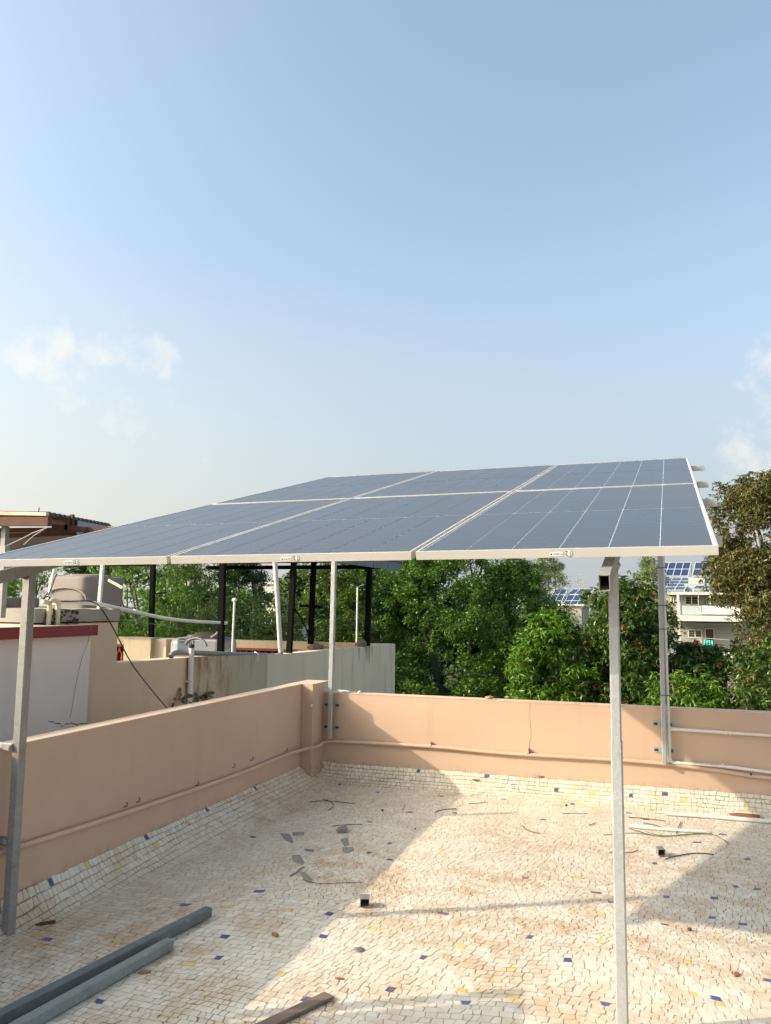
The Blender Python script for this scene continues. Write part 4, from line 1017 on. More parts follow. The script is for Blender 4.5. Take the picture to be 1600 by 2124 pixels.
# tank behind the stair block
blk = thing('tank_plinth', 'low roof block behind the stair block carrying the brown tank', 'roof block', (-5, 0, 0))
MB().box((-8.1, -1.2, GZ), (-3.40, .1, 1.44)).build('plinth', M['concrete'], blk); MB().box((-8.1, .1005, GZ), (-4.12, .95, 1.438)).build('plinth', M['concrete'], blk)
c1, c2 = at(112, 1230, 1, .3), at(246, 1230, 1, .75)
t1 = tank_square('water_tank', 'grey brown sun-bleached water tank standing behind the stair block', ((c1.x + c2.x) / 2, .52, 1.44), abs(c2.x - c1.x) / 2 * .97, .36, .42, 'tank_brown', 16)
zt_ = at(170, 1192, 1, .3).z
yk = .16
MB().lathe(((c1.x + c2.x) / 2, .52, 1.81), [(.001, .06), (.16, .055), (.24, .045), (.27, .035), (.27, .01), (.24, .0)], 24).build('lid', M['tank_brown'], t1)
pp = [Vector(((c1.x + c2.x) / 2 - .30 * math.cos(t_), yk - .01, 1.56 + .14 * math.sin(t_))) for t_ in [math.pi * k / 10 for k in range(11)]]
MB().tube(pp, .014, 6).build('arch_rib', M['tank_brown'], t1)
p = at(240, 1212, 1, .4); tag(MB().bar(p + Vector((-.10, 0, .05)), p + Vector((.10, .0, -.04)), .02, .03).build('wooden_strip', M['cream_pvc']), 'short pale strip leaning on the right shoulder of the brown tank', 'strip')
wpst = thing('white_post', 'white square post rising past the front of the brown tank', 'post', (-3.5, .04, 1.44))
A = at(206, 1254, 1, .04); MB().bar(A - Vector((0, 0, .1)), A + Vector((.01, .02, .62)), .038, .038, (0, 1, 0), ch=.004).build('post', M['white_pvc'], wpst)
A = at(100, 1250, 0, XB - .3); tag(MB().tube([A, at(106, 1215, 0, XB - .3), at(115, 1172, 0, XB - .3)], .012, 8).build('riser_pipe', M['white_pvc']), 'thin white pipe leaning left of the brown tank', 'pipe')
el = thing('elbow_pipes', 'pair of cream plastic pipes with elbows bending over the edge of the stair block', 'pipe', at(105, 1260, 0, XB + .03))
for P_ in ([(88, 1248), (98, 1249), (103, 1254), (103, 1270), (101, 1286), (100, 1296)], [(104, 1250), (108, 1246), (114, 1246), (120, 1250), (121, 1258), (120, 1275), (119, 1297)]):
    MB().tube(smooth_path([at(a, b, 0, XB + .035) for a, b in P_], 4), .019, 10).build('pipe', M['cream_pvc'], el)
    q = at(*P_[3], 0, XB + .035); MB().tube([q + Vector((0, 0, .02)), q - Vector((0, 0, .02))], .024, 10).build('elbow', M['cream_pvc'], el)
lp = thing('sagging_conduit', 'long pale conduit sagging from the stair block roof across to a black canopy post', 'pipe', at(300, 1270, 0, XB))
pts = [at(110, 1250, 0, XB - .08), at(160, 1250, 0, XB - .06), at(200, 1252, 0, XB - .04), at(246, 1262, 0, XB - .02), at(280, 1269, 0, XB), at(320, 1278, 0, XB + .0), at(370, 1286, 0, XB), at(420, 1290, 0, XB), at(456, 1291.5, 0, XB)]
MB().tube(smooth_path(pts, 4), .0165, 10).build('conduit', M['white_pvc'], lp)
q = at(278, 1268, 0, XB); MB().tube([q, q + (pts[5] - pts[4]).normalized() * .06], .020, 10).build('coupling', M['white_pvc'], lp)
q = at(467, 1292, 0, XB - .02); tag(MB().tube([q, q + Vector((0, .03, .0))], .02, 10).build('pipe_cap', M['white_pvc']), 'small white pipe cap showing beside the black canopy post', 'pipe cap')
def cable(name, label, pts, r, mat='wire', n=6): return tag(MB().tube(smooth_path(pts, n), r, 6).build(name, M[mat]), label, 'cable')
cable('cable', 'black cable looping over the stair block and down to the parapet', [at(112, 1247, 0, XB + .02), at(150, 1247, 0, XB + .03), at(185, 1247, 0, XB + .04), at(205, 1256, 0, XB + .05), at(225, 1285, 0, XB + .06), at(245, 1322, 0, XB + .08), at(272, 1374, 0, XB + .15), at(310, 1425, 0, XB + .5), at(347, 1469, 0, XL - .12)], .0055)
cable('cable', 'thin grey wire hanging down the white stair block wall', [at(189, 1298, 0, XW + .07), at(186, 1320, 0, XW + .05), at(178, 1345, 0, XW + .02), at(169, 1370, 0, XW + .02), at(158, 1420, 0, XW + .02), at(146, 1490, 0, XW + .02)], .002, 'grey_pvc')
cable('cable', 'thin wire strung low between the stair block and the grey tank', [at(246, 1284, 0, XB), at(310, 1293, 0, XB), at(360, 1302, 0, XB), at(410, 1312, 0, XB)], .003, 'grey_pvc')
for k, (P_, lab) in enumerate((([(100, 1235), (106, 1222), (112, 1205), (118, 1190)], 'tangled dark cable climbing beside the thin white pipe'), ([(85, 1246), (95, 1238), (104, 1240), (92, 1250)], 'knot of dark cable at the cream elbows'))):
    cable('cable', lab, [at(a, b, 0, XB - .25) for a, b in P_], .006)
# corrugated rusty shed at the far left
sh = thing('rusty_shed', 'rusty corrugated roof shed on steel posts beyond the neighbouring house, top left of the array', 'shed', at(60, 1130, 1, 2.0))
c0 = at(-60, 1061, 1, 1.6); c1 = at(102, 1064, 1, 1.6); c2 = at(232, 1088.5, 1, 4.6)
ns = 60; e1 = c2 - c1; wv = (c0 - c1); vs = []
for i in range(ns + 1):
    q = c1 + e1 * (i / ns); z_ = .022 * math.sin(i * 2 * math.pi / 4)
    vs += [q + Vector((0, 0, z_)), q + wv * 2.2 + Vector((0, 0, z_)), q + Vector((0, 0, z_ - .006)), q + wv * 2.2 + Vector((0, 0, z_ - .006))]
fs = []
for i in range(ns):
    a = 4 * i; fs += [(a, a + 4, a + 5, a + 1), (a + 2, a + 3, a + 7, a + 6), (a, a + 2, a + 6, a + 4), (a + 1, a + 5, a + 7, a + 3)]
MB().add(vs, fs, True).build('corrugated_sheet', M['sheet_rust'], sh)
MB().prism([c1 + e1 * .42 + Vector((-.02, 0, -.03)), c1 + e1 * .95 + Vector((-.02, 0, -.03)), c1 + e1 * .95 + Vector((-.02, 0, -.17)), c1 + e1 * .42 + Vector((-.02, 0, -.30))], (-.02, 0, 0)).build('gable_sheet', M['sheet_grey'], sh)
wn_ = wv.normalized()
MB().bar(c1 + Vector((0, -.03, -.02)), c1 + wv * 2 + Vector((0, -.03, -.02)), .06, .05).build('edge_beam', M['cream_top'], sh)
q = at(104, 1082, 1, 1.55); MB().bar(q, at(-60, 1082, 1, 1.55), .09, .125).build('rusty_beam', M['rust'], sh)
q = at(70, 1067, 1, 1.7); MB().bar(q + Vector((0, 0, -.02)), at(150, 1077, 1, 3.2), .06, .05).build('rusty_beam', M['rust'], sh)
for (a, b, yy, l_) in ((150, 1078, 2.6, .16), (140, 1081, 2.4, .13), (155, 1084, 2.9, .10)):
    q = at(a, b, 1, yy); MB().bar(q + Vector((0, 0, -l_)), q + Vector((0, 0, l_ * .5)), .05, .05, (0, 1, 0)).build('stub', M['rust'], sh)
for (pa, pb_, y_) in (((0, 1100), (235, 1098), 2.6), ((0, 1112), (210, 1104), 3.2), ((110, 1092), (180, 1098), 2.4)):
    MB().bar(at(*pa, 1, y_), at(*pb_, 1, y_), .05, .07).build('rusty_beam', M['rust'], sh)
for (a, y_) in ((12, 1.7),):
    q = at(a, 1092, 1, y_); MB().bar((q.x, q.y, 1.2), q, .075, .075, (0, 1, 0)).build('post', M['galv_dull'], sh)
MB().box((-12, 5.0, 2.2), (-6.2, 5.1, 2.93)).build('back_wall', plain('soot_dark_boards', (.03, .02, .017), .95, var=.4), sh)  # floating near-black board, coloured as the shade under the shed roof
for P_ in ([(15, 1132), (45, 1118), (70, 1105), (98, 1095)], [(50, 1130), (70, 1112), (92, 1098)]):
    MB().tube([at(a, b, 1, 1.5) for a, b in P_], .009, 6).build('hanging_cable', M['grey_pvc'], sh)
q = at(80, 1063, 1, 1.6); MB().tube([q, q + Vector((.01, 0, .07))], .008, 5).build('rod_end', M['rust'], sh)
MB().box((-12, -1.2, GZ), (-8.12, 5.4, .6)).build('base_block', M['concrete'], sh)
# pillar, ledge and stones left of the near left post
lf = thing('roof_post', 'grey steel post at the far left edge under the rafter', 'post', (-2.6, -3, 1.4))
q = at(3, 1254, 0, XB - .2); MB().bar(q - Vector((0, 0, .1)), q + Vector((0, 0, .45)), .05, .05, (0, 1, 0)).build('post', M['galv_dull'], lf)
q = at(30, 1248, 0, XB - .6); tag(MB().box(q + Vector((-.3, -.4, -.05)), q + Vector((.0, .3, .035))).build('brick_ledge', M['rock'], bevel=.01), 'low ledge of brown brick on the roof left of the near left post', 'ledge')
# small fig plant growing from the wall by the downpipe
def leafy_plant(name, label, spots):
    r = thing(name, label, 'plant', spots[0][0])
    for (c, n, s) in spots:
        for k in range(n):
            a = random.uniform(0, 6.28); el_ = random.uniform(-.3, .8); d = Vector((math.cos(a) * .5 + .3, math.sin(a), math.sin(el_))).normalized()
            b = c + d * random.uniform(.02, s); L = random.uniform(.04, .075); u = (d + Vector((0, 0, -.6))).normalized(); w_ = u.cross(Vector((1, 0, .3))).normalized() * L * .33
            nrm = u.cross(w_).normalized() * .006
            MB().add([b, b + u * L * .35 + w_ + nrm, b + u * L * .35 - w_ + nrm, b + u * L * .75 + w_ * .7, b + u * L * .75 - w_ * .7, b + u * L, b + u * L * .4, b + u * L * .75], [(0, 1, 6), (0, 6, 2), (1, 3, 7, 6), (6, 7, 4, 2), (3, 5, 7), (7, 5, 4)], True).build('leaf', M['leaf_plant'], r)
            MB().tube([c, b], .0025, 4).build('stem', M['bark'], r)
M['leaf_plant'] = plain('dusty_fig_leaf', (.045, .06, .022), .6, scale=12, var=.4, dirt=((.18, .08, .04), .7))
leafy_plant('fig_seedling', 'small dark leaved seedling left of the frayed top downpipe', [(at(371, 1452, 0, XB + .05), 14, .10)])
leafy_plant('fig_seedling', 'spreading brown green seedling right of the frayed top downpipe', [(at(410, 1448, 0, XB + .05), 16, .13), (at(425, 1443, 0, XB + .05), 8, .08)])

# ------------------------------------------------------------------ houses beyond the trees
def Hp(px, py, Y=45): return at(px, py, 1, Y)
hs = thing('white_house', 'white two storey house with balconies and rooftop solar panels between the right trees', 'house', Hp(1450, 1300))
xl_, xr_ = Hp(1360, 1290).x, Hp(1560, 1290).x
def hbox(name, m, px0, py0, px1, py1, y0, y1):
    a, b = Hp(px0, py0, y0), Hp(px1, py1, y0); return MB().box((a.x, y0, b.z), (b.x, y1, a.z)).build(name, M[m], hs)
MB().box((xl_, 45.2, GZ), (xr_, 53, Hp(1450, 1232).z)).build('wall', M['house_grey'], hs)
hbox('roof_slab', 'house_white', 1385, 1228, 1545, 1234, 44.0, 53)
hbox('roof_parapet', 'house_teal', 1420, 1210, 1520, 1227, 46, 46.2)
hbox('stair_cabin', 'house_white', 1430, 1199, 1462, 1211, 47, 50)
hbox('stair_cabin', 'cream_top', 1480, 1217, 1500, 1228, 46.5, 48)
hbox('balcony_wall', 'house_teal', 1415, 1256, 1456, 1275, 44.0, 44.15)
hbox('balcony_wall', 'house_white', 1456.3, 1256, 1540, 1275, 43.98, 44.15)
hbox('balcony_slab', 'house_white', 1395, 1276.5, 1545, 1290, 43.2, 45.2)
hbox('column', 'house_white', 1404, 1234, 1412, 1330, 44.0, 44.3)
hbox('column', 'house_blue', 1412.5, 1234, 1417, 1276, 44.1, 44.3)
hbox('column', 'house_white', 1448, 1225, 1450, 1256, 44.0, 44.08); hbox('column', 'house_white', 1472, 1225, 1474.5, 1256, 44.0, 44.08)
def hwin(px0, py0, px1, py1, bars=4, Y=45.2):
    a, b = Hp(px0, py0, Y), Hp(px1, py1, Y); f = MB(); t_ = .06
    for q0, q1 in (((a.x, b.z), (b.x, b.z + t_)), ((a.x, a.z - t_), (b.x, a.z)), ((a.x, b.z), (a.x + t_, a.z)), ((b.x - t_, b.z), (b.x, a.z)), (((a.x + b.x) / 2 - t_ / 2, b.z), ((a.x + b.x) / 2 + t_ / 2, a.z))):
        f.box((q0[0], Y - .05, q0[1]), (q1[0], Y - .003, q1[1]))
    w_ = f.build('window', M['house_white'], hs); w_.location = w_.location
    MB().box((a.x + .05, Y - .02, b.z + .05), (b.x - .05, Y - .008, a.z - .05)).build('pane', M['glass'], w_)
    g_ = MB()
    for k in range(1, bars + 1):
        z_ = b.z + (a.z - b.z) * k / (bars + 1); g_.box((a.x + .05, Y - .035, z_ - .012), (b.x - .05, Y - .025, z_ + .012))
    g_.build('grille', M['house_grey'], w_)
hwin(1420, 1235, 1450, 1255.5); hwin(1464, 1235, 1476, 1255.5, 6); hwin(1427, 1305, 1457, 1324); hwin(1391, 1236, 1404, 1252)
def hdoor(px0, py0, px1, py1, Y=45.2):
    a, b = Hp(px0, py0, Y), Hp(px1, py1, Y)
    f = MB().box((a.x - .05, Y - .04, b.z), (b.x + .05, Y - .004, a.z + .06)).build('door_frame', M['house_white'], hs)
    MB().box((a.x, Y - .06, b.z), (b.x, Y - .0405, a.z)).build('door', M['door_brown'], hs)
hdoor(1464, 1305, 1481, 1343)
hbox('wall_panel', 'house_grey', 1451, 1235, 1462, 1256, 45.1, 45.19); hbox('wall_panel', 'house_grey', 1480, 1235, 1490, 1256, 45.1, 45.19); hbox('lintel', 'house_grey', 1412, 1291, 1545, 1298, 44.6, 45.19)
hbox('lower_balcony_wall', 'house_white', 1400, 1350, 1560, 1366, 44.0, 44.15)
A, B_ = Hp(1458, 1326, 43.9), Hp(1479, 1342, 43.9); m = MB(); nn = 14; vs = []
for i in range(nn + 1):
    x_ = A.x + (B_.x - A.x) * i / nn; y_ = 43.9 + .03 * math.sin(i * 1.7); vs += [(x_, y_, A.z - .004 * i), (x_, y_ + .02, B_.z + .01 * math.sin(i))]
m.add(vs, [(2 * i, 2 * i + 1, 2 * i + 3, 2 * i + 2) for i in range(nn)]); m.add([(v[0], v[1] + .015, v[2]) for v in vs], [(2 * i, 2 * i + 2, 2 * i + 3, 2 * i + 1) for i in range(nn)])
tag(m.build('turquoise_towel', M['towel']), 'turquoise striped cloth hung out to dry on the balcony of the white house', 'towel')
A, B_ = Hp(1447, 1325, 43.9), Hp(1457, 1334, 43.9); tag(MB().box((A.x, 43.9, B_.z), (B_.x, 43.93, A.z)).build('pink_cloth', M['cloth_pink'], bevel=.01), 'pinkish cloth drying left of the turquoise one', 'cloth')
ln = MB().tube([Hp(1425, 1322, 43.9), Hp(1470, 1324, 43.9), Hp(1530, 1329, 43.9)], .012, 5).build('washing_line', M['white_pvc']); tag(ln, 'washing line across the balcony of the white house', 'washing line')
def far_array(label, P00, P10, P01, nu, nv, legs_to=None, sub=1):
    """tilted table of modules: P00 bottom left, P10 bottom right, P01 top left"""
    P00, P10, P01 = Vector(P00), Vector(P10), Vector(P01)
    r = thing('rooftop_solar_array', label, 'solar array', P00, 'solar arrays on roofs beyond the trees')
    U, V = (P10 - P00) / nu, (P01 - P00) / nv; N_ = U.cross(V).normalized()
    if N_.y > 0: N_ = -N_
    lines = MB()
    for i in range(nu):
        for j in range(nv):
            o = P00 + U * (i + .035) + V * (j + .03); u, v = U * .93, V * .94
            MB().prism([o, o + u, o + u + v, o + v], -N_ * .03).build('module', M['far_cell'], r)
    fr = MB()
    for i in range(nu + 1): fr.bar(P00 + U * i + N_ * .012, P01 + U * i + N_ * .012, U.length * .075, .03, N_)
    fr.build('module_rims', M['far_frame'], r); fr = MB()
    for j in range(nv + 1): fr.bar(P00 + V * j + N_ * .008, P10 + V * j + N_ * .008, V.length * .05, .03, N_)
    fr.build('cross_rims', M['far_frame'], r)
    if legs_to is not None:
        for q in (P00, P10, P01, P01 + P10 - P00): MB().bar((q.x, q.y, legs_to), (q.x, q.y, q.z - .03), .06, .06, (0, 1, 0)).build('leg', M['far_frame'], r)
    return r
zr = Hp(1450, 1228).z
far_array('upper left rooftop solar array of dark blue modules on the white house', Hp(1365, 1195, 49), Hp(1427, 1195, 49), Hp(1374, 1167, 51), 4, 2, zr)
far_array('upper right rooftop solar array on the white house, half hidden by the tall tree', Hp(1436, 1195, 49), Hp(1488, 1195, 49), Hp(1443, 1167, 51), 3, 2, zr)
far_array('lower left rooftop solar array of greyer modules on the white house', Hp(1358, 1224, 45), Hp(1420, 1224, 45), Hp(1377, 1199, 48.5), 3, 4, zr)
far_array('lower right rooftop solar array of greyer modules on the white house', Hp(1438, 1222, 45), Hp(1480, 1222, 45), Hp(1458, 1199, 48.5), 2, 3, zr)
h2 = thing('distant_house', 'distant tan house under a rooftop solar array, beyond the bright mango tree', 'house', Hp(1190, 1280, 55))
A, B_ = Hp(1120, 1256, 55), Hp(1207, 1300, 55)
MB().box((A.x, 55, GZ), (B_.x, 62, A.z)).build('wall', M['concrete'], h2)
MB().box((A.x - .2, 54.8, A.z), (B_.x + .2, 62.2, A.z + .12)).build('roof_slab', M['house_white'], h2)
A, B_ = Hp(1150, 1268, 55), Hp(1175, 1285, 55); MB().box((A.x, 54.9, B_.z), (B_.x, 54.97, A.z)).build('window', M['glass'], h2)
far_array('distant solar array of blue modules left of the near right post, front table', Hp(1165, 1259, 55), Hp(1209, 1259, 55), Hp(1180, 1234, 57.5), 3, 2, None)
far_array('distant solar array left of the near right post, back left table', Hp(1140, 1246, 56), Hp(1166, 1246, 56), Hp(1152, 1222, 58), 2, 2, Hp(1190, 1256, 55).z)
far_array('distant solar array left of the near right post, back right table', Hp(1178, 1233, 57.6), Hp(1222, 1233, 57.6), Hp(1190, 1222, 59), 3, 1, Hp(1190, 1256, 55).z)
for k, (pa, pb_, Y, lab) in enumerate((((545, 1212), (572, 1240), 60, 'white building glimpsed between the dark tree and the white downpipe'),)):
    A, B_ = at(*pa, 1, Y), at(*pb_, 1, Y); b_ = thing('distant_building', lab, 'building', A); MB().box((A.x, Y, GZ), (B_.x, Y + 8, A.z)).build('wall', M['house_white'], b_)
    MB().box((A.x - .2, Y - .2, A.z), (B_.x + .2, Y + 8.2, A.z + .2)).build('roof_slab', M['house_white'], b_)
# tower crane on the horizon
cr = thing('tower_crane', 'tiny tower crane on the horizon left of the near right post', 'crane', at(1201, 1230, 1, 220))
a, b = at(1201, 1240, 1, 220), at(1201, 1190, 1, 220)
def lattice(p, q, w, n, up):
    m = MB(); p, q, up = Vector(p), Vector(q), Vector(up); s = (q - p).normalized().cross(up).normalized() * w / 2; 
    c4 = [s + up * w / 2, -s + up * w / 2, s - up * w / 2, -s - up * w / 2]
    for c in c4: m.bar(p + c, q + c, .09, .09, up)
    for i in range(n):
        u0, u1 = p.lerp(q, i / n), p.lerp(q, (i + 1) / n); m.bar(u0 + c4[0], u1 + c4[1], .05, .05, up); m.bar(u0 + c4[2], u1 + c4[3], .05, .05, up); m.bar(u0 + c4[0], u1 + c4[2], .05, .05, up)
    return m
lattice(a - Vector((0, 0, 8)), b, .6, 12, (0, 1, 0)).build('mast', M['concrete'], cr)
j0, j1 = at(1177, 1201, 1, 220), at(1212, 1206, 1, 220); lattice(j0, j1, .5, 16, (0, 0, 1)).build('jib', M['concrete'], cr)
MB().box(j1 + Vector((-.3, -.3, -.4)), j1 + Vector((.3, .3, .1))).build('counterweight', M['concrete'], cr)
# street lamp among the trees
sl_ = thing('street_lamp', 'slender white lamp post with two small arms among the trees behind the grey parapet', 'street lamp', (at(742, 1340, 1, 13.5).x, 13.5, GZ))
A = at(742, 1218, 1, 13.5); MB().tube([(A.x, 13.5, GZ), (A.x, 13.5, A.z)], [.05, .022], 10).build('pole', M['white_pvc'], sl_)
for s in (-1, 1):
    MB().tube([A, A + Vector((s * .05, 0, .02)), A + Vector((s * .12, -.02, .045))], .010, 6).build('arm', M['galv_floor'], sl_)
    MB().bar(A + Vector((s * .10, -.02, .045)), A + Vector((s * .20, -.02, .075)), .05, .025).build('lamp_head', M['galv_floor'], sl_)
# overhead wires beyond the back wall
cable('overhead_wire', 'black overhead wire crossing in front of the trees above the back wall', [at(760, 1388, 1, 7.6), at(822, 1392.5, 1, 7.6), at(1050, 1408, 1, 7.6), at(1300, 1416, 1, 7.6), at(1700, 1418, 1, 7.6)], .006)
cable('overhead_wire', 'second fainter overhead wire just above the first one', [at(780, 1376, 1, 7.8), at(880, 1386, 1, 7.8), at(1000, 1396, 1, 7.8), at(1080, 1404, 1, 7.8)], .004)

# ------------------------------------------------------------------ trees
def leaves(centres, radii, n_per, L, W, style, name, mat, parent):
    """clusters of separate leaves: rosettes of drooping blades or loose round leaves"""
    C_ = np.repeat(centres, n_per, axis=0); Rr = np.repeat(radii, n_per)
    n = len(C_)
    if style == 'rosette':
        k = 7; m = n // k
        ci = C_[::k][:m]; ri = Rr[::k][:m]
        d = rng.normal(size=(m, 3)); d[:, 2] += .25; d /= np.linalg.norm(d, axis=1)[:, None]
        base = ci + d * (ri * rng.uniform(.55, 1.05, m))[:, None]
        tone = rng.uniform(0, 1, m)
        base = np.repeat(base, k, 0); tone = np.clip(np.repeat(tone, k) + rng.normal(0, .08, m * k), 0, 1); n = m * k
        az = rng.uniform(0, 2 * np.pi, n); el = rng.uniform(-1.25, .25, n)
        dr = np.stack([np.cos(az) * np.cos(el), np.sin(az) * np.cos(el), np.sin(el)], 1)
    else:
        d = rng.normal(size=(n, 3)); d[:, 2] += .15; d /= np.linalg.norm(d, axis=1)[:, None]
        base = C_ + d * (Rr * rng.uniform(.35, 1.08, n))[:, None]; tone = rng.uniform(0, 1, n)
        az = rng.uniform(0, 2 * np.pi, n); el = rng.normal(-.25, .5, n)
        dr = np.stack([np.cos(az) * np.cos(el), np.sin(az) * np.cos(el), np.sin(el)], 1)
    s = rng.uniform(.7, 1.25, n)[:, None]
    side = np.cross(dr, rng.normal(size=(n, 3)) * .5 + np.array([0, 0, 1.0])); side /= np.linalg.norm(side, axis=1)[:, None] + 1e-9
    nrm = np.cross(side, dr)
    v = np.empty((n, 4, 3)); v[:, 0] = base; v[:, 2] = base + dr * L * s - nrm * L * .12 * s
    mid = base + dr * L * s * .45 + nrm * L * .06; v[:, 1] = mid + side * W * .5 * s; v[:, 3] = mid - side * W * .5 * s
    me = bpy.data.meshes.new(name); me.vertices.add(n * 4); me.loops.add(n * 4); me.polygons.add(n)
    me.vertices.foreach_set('co', v.astype(np.float32).ravel()); me.loops.foreach_set('vertex_index', np.arange(n * 4, dtype=np.int32))
    me.polygons.foreach_set('loop_start', np.arange(0, n * 4, 4, dtype=np.int32)); me.update(calc_edges=True)
    me.materials.append(mat); tint_attr(me, tone.astype(np.float32))
    o = bpy.data.objects.new(name, me); link(o); o.parent = parent; o['kind'] = 'stuff'; return o
def tree(name, label, px, py_top, Y, hw_px, depth, z_bot, mat, style='round', boughs=26, n_per=26, clumps=22, L=.10, W=.05, bark='bark', trunk_r=.14, limb=8, seed=1, fill=1.0, group='trees beyond the roofs', trunk_back=.5, top_flat=.8):
    loc = random.getstate(); random.seed(seed)
    c = at(px, 1257, 1, Y); top = at(px, py_top, 1, Y).z; sc_ = (c - CAM).dot(FW) / FPX; rx = hw_px * sc_
    rz = (top - z_bot) / 2; cz = (top + z_bot) / 2
    root = thing(name, label, 'tree', (c.x, Y, GZ), group)
    loc0 = Vector((c.x, Y, GZ)); cen_l = []; rad_l = []
    bl = []
    for i in range(boughs):
        for _ in range(30):
            a = random.uniform(0, 2 * math.pi); zz_ = random.uniform(-1, 1); q = (1 - abs(zz_) ** (2.6 if zz_ > 0 else 6)) ** .5 * random.uniform(.25, 1) ** .5
            b = Vector((c.x + math.cos(a) * q * rx * .86, Y + math.sin(a) * q * depth * .86, cz + zz_ * rz * .9))
            if math.sin(a) < .55 or random.random() < .3: break
        br = random.uniform(.36, .60) * min(rx, rz, 2.0); bl.append((b, br))
        for k in range(clumps):
            d = Vector((random.gauss(0, 1), random.gauss(0, 1), random.gauss(.25, 1))).normalized(); rr = br * random.uniform(.45, 1.0)
            q_ = b + Vector((d.x * rr, d.y * rr, d.z * rr * top_flat))
            if q_.z > top: q_.z = top - random.uniform(0, .3)
            cen_l.append(q_ - loc0); rad_l.append(random.uniform(.13, .30) * (1 if rx > .8 else .7))
    leaves(np.array([list(q) for q in cen_l]), np.array(rad_l), int(n_per * 1.5), L * .78, W * .82, style, 'crown', mat, root)
    # trunk and limbs
    tk_ = MB(); Yt = Y + depth * trunk_back; base = Vector((c.x, Yt, GZ)); fork = Vector((c.x + random.uniform(-.2, .2), Yt, min(z_bot + rz * .45, cz)))
    mid = base.lerp(fork, .5) + Vector((random.uniform(-.15, .15), random.uniform(-.15, .15), 0))
    tk_.tube(smooth_path([base, mid, fork], 4), [trunk_r * (1.25 - .06 * i) for i in range(9)], 10); tk_.build('trunk', M[bark], root)
    back = sorted(bl, key=lambda q: -q[0].y)[:max(3, len(bl) * 2 // 3)]
    for (b, br) in random.sample(back, min(limb, len(back))):
        st = base.lerp(fork, random.uniform(.7, 1.0)); m_ = st.lerp(b, .5) + Vector((0, 0, .25))
        MB().tube(smooth_path([st, m_, b.lerp(m_, .3)], 3), [trunk_r * .5 * (1 - i / 7.6) for i in range(7)], 6).build('limb', M[bark], root)
        for k in range(3):
            d = Vector((random.gauss(0, 1), random.gauss(0, 1), random.gauss(.5, 1))).normalized()
            MB().tube([b.lerp(m_, .3), b + d * br * .3, b + d * br * .7], [trunk_r * .16, trunk_r * .1, trunk_r * .04], 5).build('twig', M[bark], root)
    random.setstate(loc); return root
tree('feathery_tree', 'bright feathery tree behind the brown tank at the far left', 60, 1140, 11, 150, 1.8, -3.5, M['leaf_bright'], 'rosette', 30, 46, 20, .15, .028, seed=11)
tree('feathery_tree', 'feathery green tree behind the sagging conduit, between stair block and first black post', 300, 1080, 12, 130, 1.8, -3.5, M['leaf_bright'], 'rosette', 34, 46, 20, .16, .028, seed=12)
tree('feathery_tree', 'drooping yellow green tree between the two left black posts', 405, 1100, 13.5, 95, 1.6, -3.5, M['leaf_yellow'], 'rosette', 26, 50, 20, .17, .026, seed=13)
tree('shade_tree', 'dark tree behind the thin vent pipe', 500, 1150, 18, 80, 2.2, -4, M['leaf_dark'], 'round', 26, 50, 20, .10, .06, 'bark_dark', seed=14)
tree('neem_tree', 'light green broad tree behind the middle black posts', 655, 1140, 15.5, 110, 2.0, -4, M['leaf_yellow'], 'round', 34, 60, 20, .11, .06, seed=15)
tree('shade_tree', 'darker tree behind the slender lamp post', 745, 1168, 18, 80, 2.0, -4, M['leaf_mid'], 'round', 28, 50, 20, .11, .065, seed=16)
tree('rain_tree', 'large dense green tree filling the middle of the view above the back wall', 930, 1120, 16.5, 175, 2.8, -5, M['leaf_mid'], 'round', 62, 70, 20, .10, .062, seed=17, trunk_r=.25, limb=12)
tree('rain_tree', 'darker dense tree overlapping the big one on its right', 1062, 1158, 17.5, 112, 2.4, -5, M['leaf_mid'], 'round', 46, 60, 20, .10, .06, 'bark_dark', seed=18)
tree('eucalyptus_tree', 'pale wispy tree against the sky behind the dense trees', 1142, 1150, 32, 52, 1.6, -1.5, M['leaf_pale'], 'round', 16, 34, 14, .17, .05, 'bark_pale', seed=19, trunk_r=.12)
tree('mango_tree', 'bright topped mango tree in the gap left of the near right post', 1140, 1266, 12.2, 80, 1.3, -3.2, M['leaf_bright'], 'rosette', 26, 64, 18, .17, .04, seed=20)
tree('mango_tree', 'mango tree with reddish young leaves right behind the near right post', 1300, 1205, 12.5, 100, 1.5, -3.5, M['leaf_mango'], 'rosette', 40, 64, 20, .15, .038, seed=21)
tree('gulmohar_tree', 'thin topped feathery tree rising above the mango behind the near right post', 1335, 1150, 15.5, 50, 1.0, .2, M['leaf_yellow'], 'round', 12, 22, 12, .09, .035, 'bark_pale', seed=22, trunk_r=.06)
tree('mango_tree', 'dark drooping mango tree in front of the white house', 1430, 1344, 13, 92, 1.4, -3.5, M['leaf_mango'], 'rosette', 26, 66, 18, .18, .04, seed=23)
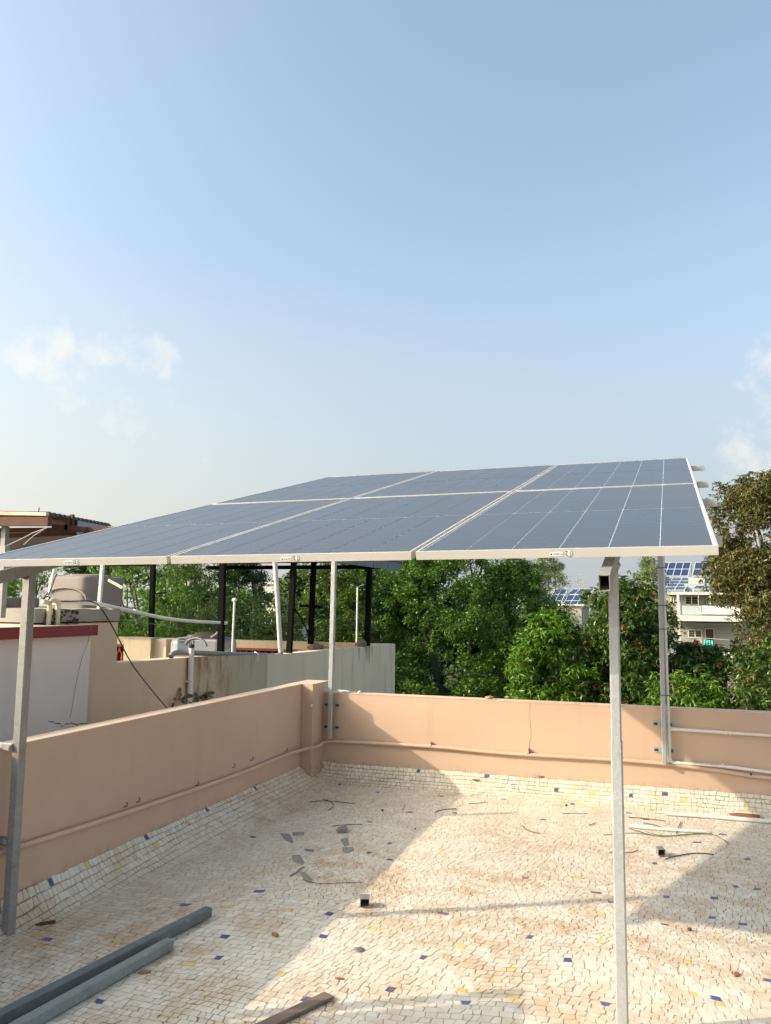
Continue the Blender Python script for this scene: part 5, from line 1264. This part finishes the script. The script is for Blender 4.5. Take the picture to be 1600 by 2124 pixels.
tree('guava_tree', 'low bright leaved tree just above the back wall beside the far right post', 1425, 1402, 9.5, 82, .8, -2.2, M['leaf_bright'], 'rosette', 16, 50, 16, .15, .036, seed=24)
tree('tall_tree', 'tall olive brown leaved tree rising above the array at the right edge', 1605, 985, 14.5, 115, 1.8, 1.3, M['leaf_olive'], 'rosette', 50, 52, 18, .14, .036, 'bark_pale', trunk_r=.11, limb=12, seed=25)
tree('tall_tree', 'lower olive tree spreading under the tall one at the right edge', 1595, 1240, 13, 78, 1.4, -3.0, M['leaf_olive'], 'rosette', 26, 50, 18, .15, .038, 'bark_pale', seed=26)
tree('mango_tree', 'mango tree cut by the right edge of the picture above the back wall', 1640, 1330, 11, 110, 1.4, -3.0, M['leaf_mango'], 'rosette', 26, 50, 18, .16, .04, seed=27)
for (px_, top_, Y_, hw_, sd_, lb_) in ((250, 1120, 19, 190, 31, 'dark tree filling the gap behind the feathery trees on the left'), (470, 1190, 23, 130, 32, 'dark tree low behind the vent pipe and the grey tank'), (640, 1185, 22, 130, 33, 'dark tree behind the light green one at the middle posts'),
                                       (860, 1150, 22, 160, 34, 'dark tree behind the left flank of the large dense tree'), (1040, 1190, 23, 150, 35, 'dark tree behind the right flank of the large dense tree'), (1270, 1300, 18, 150, 36, 'dark low tree filling in behind the mango trees')):
    tree('shade_tree', lb_, px_, top_, Y_, hw_, 1.6, -5.5, M['leaf_dark'], 'round', 40, 34, 18, .17, .11, 'bark_dark', seed=sd_, limb=3)
# hedge of distant trees: nobody could count them
def tree_belt():
    cs = []; rs = []
    for k in range(900):
        a = random.uniform(-.62, .42); dd = random.uniform(75, 150); x = CAM.x + math.sin(a) * dd; y = CAM.y + math.cos(a) * dd
        hh = 1.5 + 26 / FPX * dd * (1 + .6 * mnoise.noise(Vector((a * 14, 1, 0)))); z = random.uniform(GZ + 1, hh); cs.append((x, y, z)); rs.append(random.uniform(1.0, 2.2))
    o = leaves(np.array(cs), np.array(rs), 60, .7, .4, 'round', 'distant_tree_belt', M['leaf_mid'], None); return o
tree_belt()

# objects whose look varies a little keep their own ids; nothing else to do
bpy.context.view_layer.update()
